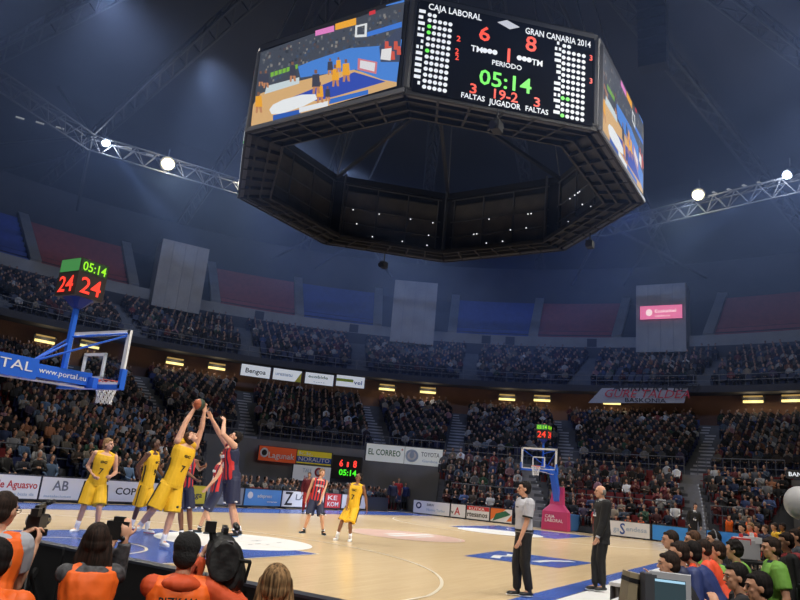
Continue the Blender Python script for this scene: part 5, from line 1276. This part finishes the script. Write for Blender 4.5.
for i in range(14):
    a0, a1 = PI*i/14, PI*(i+1)/14
    s.tube(h_(.1*math.cos(a0), -.02, .02+.125*math.sin(a0)), h_(.1*math.cos(a1), -.02, .02+.125*math.sin(a1)), .008, n=6)
for q in (1, -1): s.ell(h_(.098*q, -.015, -.005), .032, n=10, k=6)
single(s, 'headset', M_cg, 'grey headset on the dark haired person by the blue board', 'headset', h_(0, 0, 0))
seated('short haired young man in a green shirt left of the bushy haired one', 715.5, 552, 1.17, 1.82, 98, {'top': C_grn, 'sl': .7, 'leg': C_dk, 'collar': C_nav}, ('short', 'dark'), lean=.14, stool='chair', hface=118, vox=.01)
seated('bushy dark haired person in a green shirt with head turned away', 733, 550, 1.19, 1.8, 90, {'top': C_grn, 'sl': .7, 'leg': C_dk}, ('curly', 'black'), lean=.16, stool='chair', hface=95, vox=.011)
seated('young man in a green shirt with a dark collar sitting rightmost of the green shirts', 770, 548, 1.27, 1.82, 105, {'top': C_grn, 'sl': .7, 'leg': C_dk, 'collar': C_nav}, ('short', 'dark'), lean=.02, stool='chair', hface=120, vox=.01, build=1.05, D=8.2)
seated('dark haired man in profile at the lower edge with chin on his hand', 735, 577, 1.08, 1.8, 96, PT, ('short', 'black'), hands=[(717, 606, .0), None], lean=.2, stool='chair', hface=122, vox=.009)
seated('dark haired bearded person at the bottom edge, lowest of the right group', 757, 587, 1.06, 1.8, 92, PT, ('short', 'black'), lean=.2, stool='chair', hface=115, vox=.009)
seated('person in a black jacket with a red collar behind the green shirts', 785, 542, 1.3, 1.8, 100, {'top': C_blk, 'sl': 1.9, 'leg': C_dk, 'hood': mat('collar_red', srgb(130, 24, 30), .7)}, ('short', 'dark'), lean=.1, stool='chair', hface=122, vox=.012, D=9.4)
seated('dark haired person in grey at the right edge behind the red collar', 794, 537, 1.3, 1.8, 100, {'top': mat('cloth_slate', srgb(60, 66, 76), .7), 'sl': 1.9, 'leg': C_dk}, ('short', 'dark'), lean=.1, stool='chair', hface=125, vox=.013, D=11)
seated('partly cut off dark haired person at the far right edge', 801, 534, 1.3, 1.8, 100, PT, ('short', 'brown'), lean=.1, stool='chair', hface=125, vox=.013, D=12.5)
# bench people far along the sideline
for u, v, lab, top, sk, hr in ((742, 528, 'bench player in navy left of the yellow jackets', C_nav, 'tan', 'black'), (750, 527, 'bench player with fair hair between the navy ones', C_ors, 'tan', 'fair'), (757, 528.5, 'bench player in a white and navy top', C_nav, 'tan', 'dark'),
                           (765, 529, 'bench player in a navy top right of the white one', C_nav, 'pale', 'brown'), (774, 527, 'bench player in a bright yellow jacket, left one', C_yel, 'tan', 'dark'), (782, 527, 'bench player in a bright yellow jacket, right one', C_yel, 'mid', 'black')):
    seated(lab, u, v, 1.25, 1.9, 110, {'top': top, 'sl': 1.9, 'leg': C_nav}, ('short', hr), lean=.1, stool='chair', hface=130, vox=.018, eyes=False, D=20+(u-742)*.06, skin=sk)
# things on and by the tables
p = at(670, 590, 4.75); a_ = rad(12)
t = thing('desk_monitor', 'grey boxy monitor turned to the lens on the nearest press table', 'monitor', p+Vector((0, 0, -.12)))
d = (CP-p); d.z = 0; d.normalize(); sd = Vector((0, 0, 1)).cross(d)
M = Matrix((d, sd, Vector((0, 0, 1)))).transposed().to_4x4(); M.translation = p
Q = lambda x, y, z: M @ Vector((x, y, z))
s = MB(); s.box(None, (.08, .265, .22), M=M); s.loft([(Q(-.02, 0, 0), sd*.13, Vector((0, 0, .11))), (Q(-.2, 0, -.01), sd*.08, Vector((0, 0, .07)))], sq=6); part(s, 'case', mat('monitor_grey', srgb(196, 198, 204), .5), t)
s = MB(); s.prism([Q(.041, -.1, -.085), Q(.041, .1, -.085), Q(.041, .1, .07), Q(.041, -.1, .07)], d*.004); part(s, 'screen', mat('screen_dim', srgb(50, 64, 72), .15, emit=.12, ecol=srgb(120, 150, 160)), t)
s = MB(); s.prism([Q(.046, -.095, .05), Q(.046, .095, .05), Q(.046, .095, .065), Q(.046, -.095, .065)], d*.002); part(s, 'screen_bar', em('screen_bar', (170, 215, 240), .9), t)
s = MB(); s.box(Q(-.06, 0, -.15), (.16, .16, .06), rz=math.atan2(d.y, d.x)); part(s, 'stand', M_cg, t)
p = at(631, 590, 4.95)
t = thing('equipment_case', 'tan and black hard case standing left of the grey monitor', 'case', p+Vector((0, 0, -.14)))
M = Matrix.Translation(p) @ Matrix.Rotation(rad(32), 4, 'Z') @ Matrix.Rotation(rad(8), 4, 'X')
s = MB(); s.box(None, (.16, .1, .24), M=M); part(s, 'body', mat('case_tan', srgb(158, 144, 116), .7), t)
s = MB(); s.box(None, (.17, .03, .25), M=M @ Matrix.Translation((0, -.05, -.01))); s.box(None, (.165, .105, .03), M=M @ Matrix.Translation((0, 0, .07))); part(s, 'black_band', C_blk, t)
p = at(650, 589, 4.8)
t = thing('small_grey_box', 'small dark grey box between the tan case and the monitor', 'box', p+Vector((0, 0, -.1))); s = MB(); s.box(p, (.12, .1, .2), rz=.5); part(s, 'body', mat('box_grey', srgb(74, 76, 82), .6), t); s = MB(); s.box(p+Vector((0, 0, .085)), (.1, .08, .04), rz=.5); part(s, 'lid', M_cg, t)
t = thing('riser_shelf', 'low black riser under the monitor and the tan case', 'shelf', (-1.95, -3.4, 0)); s = MB(); s.box((-1.95, -3.35, .87), (1.0, .8, .04)); part(s, 'shelf_top', C_blk, t)
for x in (-2.4, -1.5):
    for y in (-3.7, -3.0): s = MB(); s.tube((x, y, 0), (x, y, .86), .02, n=6); part(s, 'leg', M_rail, t)
# grey console on the bench side
p = at(745, 549, 12); t = thing('scorer_console', 'pale grey console box behind the green shirts', 'console', (p.x, p.y, .6)); s = MB(); s.box(p, (.3, .36, .3), rz=rad(35)); part(s, 'body', mat('console_grey', srgb(178, 178, 182), .6), t); s = MB(); s.box(p+Vector((0, 0, .17)), (.22, .3, .04), rz=rad(35)); part(s, 'top_panel', C_wht, t)
s = MB(); s.box((p.x, p.y, p.z-.2), (.7, .7, .04), rz=rad(35)); part(s, 'shelf', C_blk, t)
for a, b in ((.3, .3), (-.3, .3), (.3, -.3), (-.3, -.3)): s = MB(); s.tube((p.x+a, p.y+b, 0), (p.x+a, p.y+b, p.z-.2), .02, n=6); part(s, 'leg', M_rail, t)
for k, (du, dv, mm_, nm, cl) in enumerate(((741, 541, B_red, 'red drinks cooler lid', 'lid'), (752, 540, C_wht, 'white bottle crate on the grey console', 'crate'))):
    q = at(du, dv, 12); s = MB(); s.box(q, (.2, .26, .1), rz=.4); s.tube(q+Vector((0, 0, .04)), q+Vector((0, 0, .12)), .04, .03, 10); single(s, ('cooler_lid', 'bottle_crate')[k], mm_, nm+(' on the grey console' if k == 0 else ''), cl, q+Vector((0, 0, -.05)))
# pale dome at the right edge
p = at(800, 503, 9); t = thing('pale_balloon', 'large pale grey rounded balloon cut off by the right edge', 'balloon', p+Vector((0, 0, -.3)))
s = MB(); s.ell(p, (.19, .19, .21), n=28, k=18); part(s, 'envelope', mat('balloon_pale', srgb(190, 190, 192), .5), t, True); s = MB(); s.tube(p+Vector((0, 0, -.2)), (p.x, p.y, .02), .012, n=6); part(s, 'pole', M_rail, t)
# red folding seat with child by the far basket
q = gr(596, 534); seated('ball kid in red kneeling by the padded base of the far basket', 596.5, 510, 1.15, 1.6, 200, {'top': C_red, 'sl': .7, 'leg': C_red}, ('short', 'dark'), lean=.05, stool='chair', vox=.018, eyes=False, D=dep(q)+.25)
# photographers in orange bibs behind the far boards
for i, (u, v) in enumerate(((616, 517), (628, 517), (641, 518), (749, 519), (729, 517))):
    seated('photographer in an orange bib behind the %s' % ('white and blue far boards, left one of three', 'white and blue far boards, middle one of three', 'white and blue far boards, right one of three', 'right end of the blue far board', 'middle of the blue far board')[i], u, v, 1.2, 1.75, 195+5*i, {'top': C_dk, 'bib': 1, 'leg': C_dk}, ('short', 'dark'), lean=.05, vox=.02, eyes=False, D=dep(onx(31.25, u, v)), stool=None)
# ------------------------------------------------------------------ spectators and seats
M_crs = mat('crowd_skin', srgb(176, 134, 112), .7); M_chd = mat('crowd_hair', srgb(40, 32, 30), .8); M_cfh = mat('crowd_fair_hair', srgb(120, 100, 84), .8); M_cgh = mat('crowd_grey_hair', srgb(150, 148, 146), .8)
M_top = mat('crowd_top', (1, 1, 1), .8, objcol=True); M_trs = mat('crowd_trousers', srgb(36, 38, 50), .8)
def spectator_mesh(pose, hairm, idx):
    """seated, facing +x, seat at z = .42"""
    m = MB(); X, Yv, Z = Vector((1, 0, 0)), Vector((0, 1, 0)), Vector((0, 0, 1))
    ln = (.0, .10, .05, -.03)[pose]
    N = Vector((ln, 0, 1.02)); Pp = Vector((-.02, 0, .5))
    m.loft([(Pp-Z*.06, Yv*.17, X*.13), (Pp+Z*.1, Yv*.17, X*.13), (Pp.lerp(N, .6), Yv*.19, X*.125), (Pp.lerp(N, .88), Yv*.21, X*.11), (N, Yv*.09, X*.07)], 10, M_top)
    m.tube(N-Z*.02, N+Z*.08, .05, .05, 6, M_crs)
    H = N+Vector((.03, 0, .2)); m.ell(H, (.085, .072, .115), None, 10, 7, M_crs); m.ell(H+Vector((.09, 0, -.015)), (.02, .015, .022), None, 6, 4, M_crs)
    m.ell(H+Vector((-.022, 0, .03)), (.088, .082, .105), None, 10, 7, hairm)
    for s in (1, -1):
        sh = N+Vector((0, .19*s, -.07))
        el = (sh+Vector((.08, .06*s, -.27)), sh+Vector((.16, .05*s, -.22)), sh+Vector((.1, .1*s, -.25)), sh+Vector((.12, .04*s, -.25)))[pose]
        wr = (Vector((.34, .08*s, .6)), Vector((.36, .03*s, .9)), Vector((.22, -.03*s, .78)), Vector((.3, .13*s, .56)))[pose]
        m.tube(sh, el, .06, .048, 7, M_top); m.ell(sh, .066, n=7, k=4, m=M_top); m.tube(el, wr, .046, .034, 7, M_top); m.ell(wr, .042, n=6, k=4, m=M_crs)
        hp_ = Vector((0, .1*s, .5)); kn = Vector((.42, .12*s, .5)); an = Vector((.40, .12*s, .08))
        m.tube(hp_, kn, .085, .062, 7, M_trs); m.ell(kn, .062, n=7, k=4, m=M_trs); m.tube(kn, an, .06, .042, 7, M_trs); m.ell(an+Vector((.06, 0, -.035)), (.12, .045, .04), None, 8, 4, M_chd)
    me = m.mesh('spectator'); me.polygons.foreach_set('use_smooth', [True]*len(me.polygons)); return me
SM = {(p, h): spectator_mesh(p, hm, h) for p in range(4) for h, hm in enumerate((M_chd, M_cfh, M_cgh))}
PAL = [('black', (28, 28, 32), 20), ('dark grey', (56, 58, 64), 14), ('navy', (34, 42, 72), 13), ('brown', (84, 64, 52), 9), ('grey', (110, 112, 118), 9), ('white', (206, 206, 208), 9), ('red', (150, 40, 44), 7), ('light blue', (98, 136, 186), 4), ('blue', (44, 74, 150), 6), ('beige', (168, 148, 120), 6), ('pink', (196, 120, 140), 3), ('green', (50, 110, 70), 2), ('purple', (92, 70, 120), 2), ('orange', (214, 110, 50), 1.2)]
rc = random.Random(11)
def pick():
    t_ = rc.random()*sum(p[2] for p in PAL)
    for p in PAL:
        t_ -= p[2]
        if t_ <= 0: return p
    return PAL[0]
OCC = {'side': .95, 'end': .9, 'floor': .85, 'mid': .92, 'up': .72}
def px(p):
    d = Vector(p)-CP; z = d.dot(Fv); return (400+FPX*d.dot(Rv)/z, 300-FPX*d.dot(Uv)/z, z)
people, empties = [], []
for (x, y, z, ang, zone, row) in SEATS:
    u, v, d = px((x, y, z+1.0))
    if d < 1 or u < -60 or u > 860: continue
    # empty patches of red seats that the photograph shows
    e_ = False
    if zone == 'end' and 575 < u < 652 and row in (2, 3) and rc.random() < .6: e_ = True
    if zone == 'floor' and 252 < u < 300 and row < 2 and rc.random() < .5: e_ = True
    if zone == 'side' and u < 16 and row in (1, 2): e_ = True
    occ = not e_ and rc.random() < OCC[zone]
    if zone == 'up' and 0: occ = False
    (people if occ else empties).append((x, y, z, ang, zone, row, u, v, d))
print('people', len(people), 'empty', len(empties))
def where(s):
    x, y, z, ang, zone, row, u, v, d = s
    rn = ('row one', 'row two', 'row three', 'row four', 'row five', 'row six', 'row seven')[min(row, 6)] if row < 7 else 'upper rows'
    if zone == 'side':
        for lim, b in ((38, 'behind the red lettered board'), (70, 'behind the AB board'), (110, 'behind the leftmost yellow player'), (143, 'behind the board reading COPE'), (190, 'behind the leaping players'), (999, 'left of the orange wall sign')):
            if u < lim: return '%s %s' % (rn, b)
    if zone == 'floor':
        for lim, b in ((300, 'behind the light blue board'), (345, 'behind the red courtside board'), (380, 'under the small black scoreboard'), (999, 'below the long white newspaper sign')):
            if u < lim: return 'floor %s %s' % (rn, b)
    if zone == 'end':
        for lim, b in ((466, 'behind the dark emblem board'), (500, 'behind the handwritten board'), (530, 'behind the referee'), (575, 'around the far basket'), (620, 'behind the suited coach'), (670, 'left of the stepped aisle'), (730, 'right of the stepped aisle'), (999, 'near the right edge')):
            if u < lim: return '%s %s' % (rn, b)
    return '%s of middle tier' % rn
ind = sorted([s for s in people if s[4] in ('side', 'end', 'floor') and -5 < s[6] < 805], key=lambda s: s[8]+(.9*s[5] if s[4] == 'side' else .4*s[5]))
ind_set = set(id(s) for s in ind[:295])
HN = ('dark haired', 'fair haired', 'grey haired')
tmp = {}
rest_v, rest_f, rest_c = [], [], []
for s in people:
    x, y, z, ang, zone, row, u, v, d = s
    cn, rgb, _ = pick(); pose = rc.randrange(4); hh = rc.choices((0, 1, 2), (7, 2, 1.4))[0]; k = .2+.5*rc.random()**1.5+(.5 if rc.random() < .1 else 0); k = k*(1.45 if zone in ('side', 'end', 'floor') else .95 if zone == 'mid' else .7); rgb = tuple(q*.55+.45*sum(rgb)/3 for q in rgb); sc_ = .9+.16*rc.random(); a_ = rad(ang+rc.uniform(-22, 22))  # clothes greyed and darkened by tier, standing in for haze and weaker light
    if zone == 'side' and rc.random() < .12: cn, rgb = 'light blue', (110, 140, 180)
    if id(s) in ind_set:
        o = bpy.data.objects.new('spectator', SM[(pose, hh)]); COL.objects.link(o); o.location = (x, y, z+.01); o.rotation_euler = (0, 0, a_); o.scale = (sc_,)*3
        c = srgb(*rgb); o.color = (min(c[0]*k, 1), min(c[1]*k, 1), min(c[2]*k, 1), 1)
        lab = '%s spectator in %s, %s' % (HN[hh], cn, where(s)); tag(o, lab, 'person', 'spectators: '+lab)
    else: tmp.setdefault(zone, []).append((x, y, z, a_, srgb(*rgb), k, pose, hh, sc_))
# the remaining crowd in one object
def low_mesh():
    m = MB(); X, Yv, Z = Vector((1, 0, 0)), Vector((0, 1, 0)), Vector((0, 0, 1))
    m.loft([((0, 0, .42), Yv*.17, X*.13), ((.0, 0, .8), Yv*.2, X*.13), ((.03, 0, .96), Yv*.2, X*.1), ((.04, 0, 1.06), Yv*.06, X*.06)], 7, 'T')
    m.ell((.07, 0, 1.2), (.085, .075, .115), None, 6, 5, 'S'); m.ell((.04, 0, 1.235), (.09, .085, .1), None, 6, 5, 'H')
    for s in (1, -1):
        m.tube((.0, .1*s, .5), (.42, .12*s, .5), .085, .065, 5, 'L'); m.tube((.42, .12*s, .5), (.4, .12*s, .05), .06, .045, 5, 'L')
        m.tube((.03, .2*s, .93), (.14, .24*s, .66), .06, .05, 5, 'T'); m.tube((.14, .24*s, .66), (.34, .08*s, .62), .045, .035, 5, 'T'); m.ell((.36, .06*s, .62), .04, None, 5, 3, 'S')
    return m
LM = low_mesh(); LV = np.array(LM.v); LF = LM.f; LMi = [LM.mats[i] for i in LM.m]
vcat = [None]*len(LV)
for f_, k_ in zip(LF, LMi):
    for i in f_: vcat[i] = k_
AV, AF, AC = [], [], []; nb = 0
for zone, L in tmp.items():
    for (x, y, z, a_, rgb, k, pose, hh, sc_) in L:
        ca, sa = math.cos(a_), math.sin(a_); V = LV*sc_; W_ = np.stack([V[:, 0]*ca-V[:, 1]*sa+x, V[:, 0]*sa+V[:, 1]*ca+y, V[:, 2]+z+.01], 1); AV.append(W_)
        AF += [[i+nb for i in f_] for f_ in LF]; nb += len(LV)
        cs = {'T': (rgb[0]*k, rgb[1]*k, rgb[2]*k), 'S': (.50*(.35+.6*k), .30*(.35+.6*k), .22*(.35+.6*k)), 'H': ((.02, .014, .012), (.16, .10, .07), (.3, .29, .28))[hh], 'L': (.018, .02, .035)}  # skin tone follows the same painted dimming
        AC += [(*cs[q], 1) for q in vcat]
def big(name, AV, AF, AC, m, label, cat):
    me = bpy.data.meshes.new(name); me.from_pydata(np.concatenate(AV).tolist(), [], AF); me.update()
    ca_ = me.color_attributes.new('cloth', 'FLOAT_COLOR', 'POINT'); ca_.data.foreach_set('color', np.array(AC, dtype=np.float32).ravel())
    me.materials.append(m); o = bpy.data.objects.new(name, me); COL.objects.link(o); tag(o, label, cat, kind='stuff'); return o
big('spectator_crowd', AV, AF, AC, mat('crowd_cloth', (1, 1, 1), .85, attr='cloth'), 'dense crowd of seated spectators filling the middle and upper tiers', 'crowd')
# seats
def seat_mb(m, mt=None):
    m.box((.0, 0, .40), (.40, .44, .05), m=mt); m.box((-.21, 0, .62), (.04, .42, .42), m=mt); m.box((-.05, 0, .2), (.08, .3, .36), m=mt)
sm = MB(); seat_mb(sm); sme = sm.mesh('stadium_seat'); sme.materials.append(mat('seat_plastic', (1, 1, 1), .5, objcol=True))
SV = np.array(sm.v); SF = sm.f; AV, AF, AC = [], [], []; nb = 0
near = sorted([s for s in empties if s[4] in ('side', 'end', 'floor') and 0 < s[6] < 800], key=lambda s: s[8])[:150]; nset = set(id(s) for s in near)
for s in people+empties:
    x, y, z, ang, zone, row, u, v, d = s
    red = zone in ('end', 'floor') or (zone == 'side' and u < 20); c = srgb(116, 28, 32) if red else srgb(34, 46, 92)
    if zone == 'up': c = srgb(34, 38, 60)
    if id(s) in nset:
        o = bpy.data.objects.new('stadium_seat', sme); COL.objects.link(o); o.location = (x, y, z+.005); o.rotation_euler = (0, 0, rad(ang)); o.color = (*c, 1)
        lab = 'empty %s plastic seat, %s' % ('red' if red else 'blue', where(s)); tag(o, lab, 'seat', 'empty seats: '+lab)
    elif zone in ('mid', 'up') or id(s) in nset or zone in ('side', 'end', 'floor'):
        ca, sa = math.cos(rad(ang)), math.sin(rad(ang)); W_ = np.stack([SV[:, 0]*ca-SV[:, 1]*sa+x, SV[:, 0]*sa+SV[:, 1]*ca+y, SV[:, 2]+z+.005], 1); AV.append(W_)
        AF += [[i+nb for i in f_] for f_ in SF]; nb += len(SV); AC += [(*c, 1)]*len(SV)
big('stadium_seating', AV, AF, AC, mat('seat_cloth', (1, 1, 1), .6, attr='cloth'), 'rows of plastic stadium seats under the crowd', 'seats')
bpy.data.scenes.remove(TS)
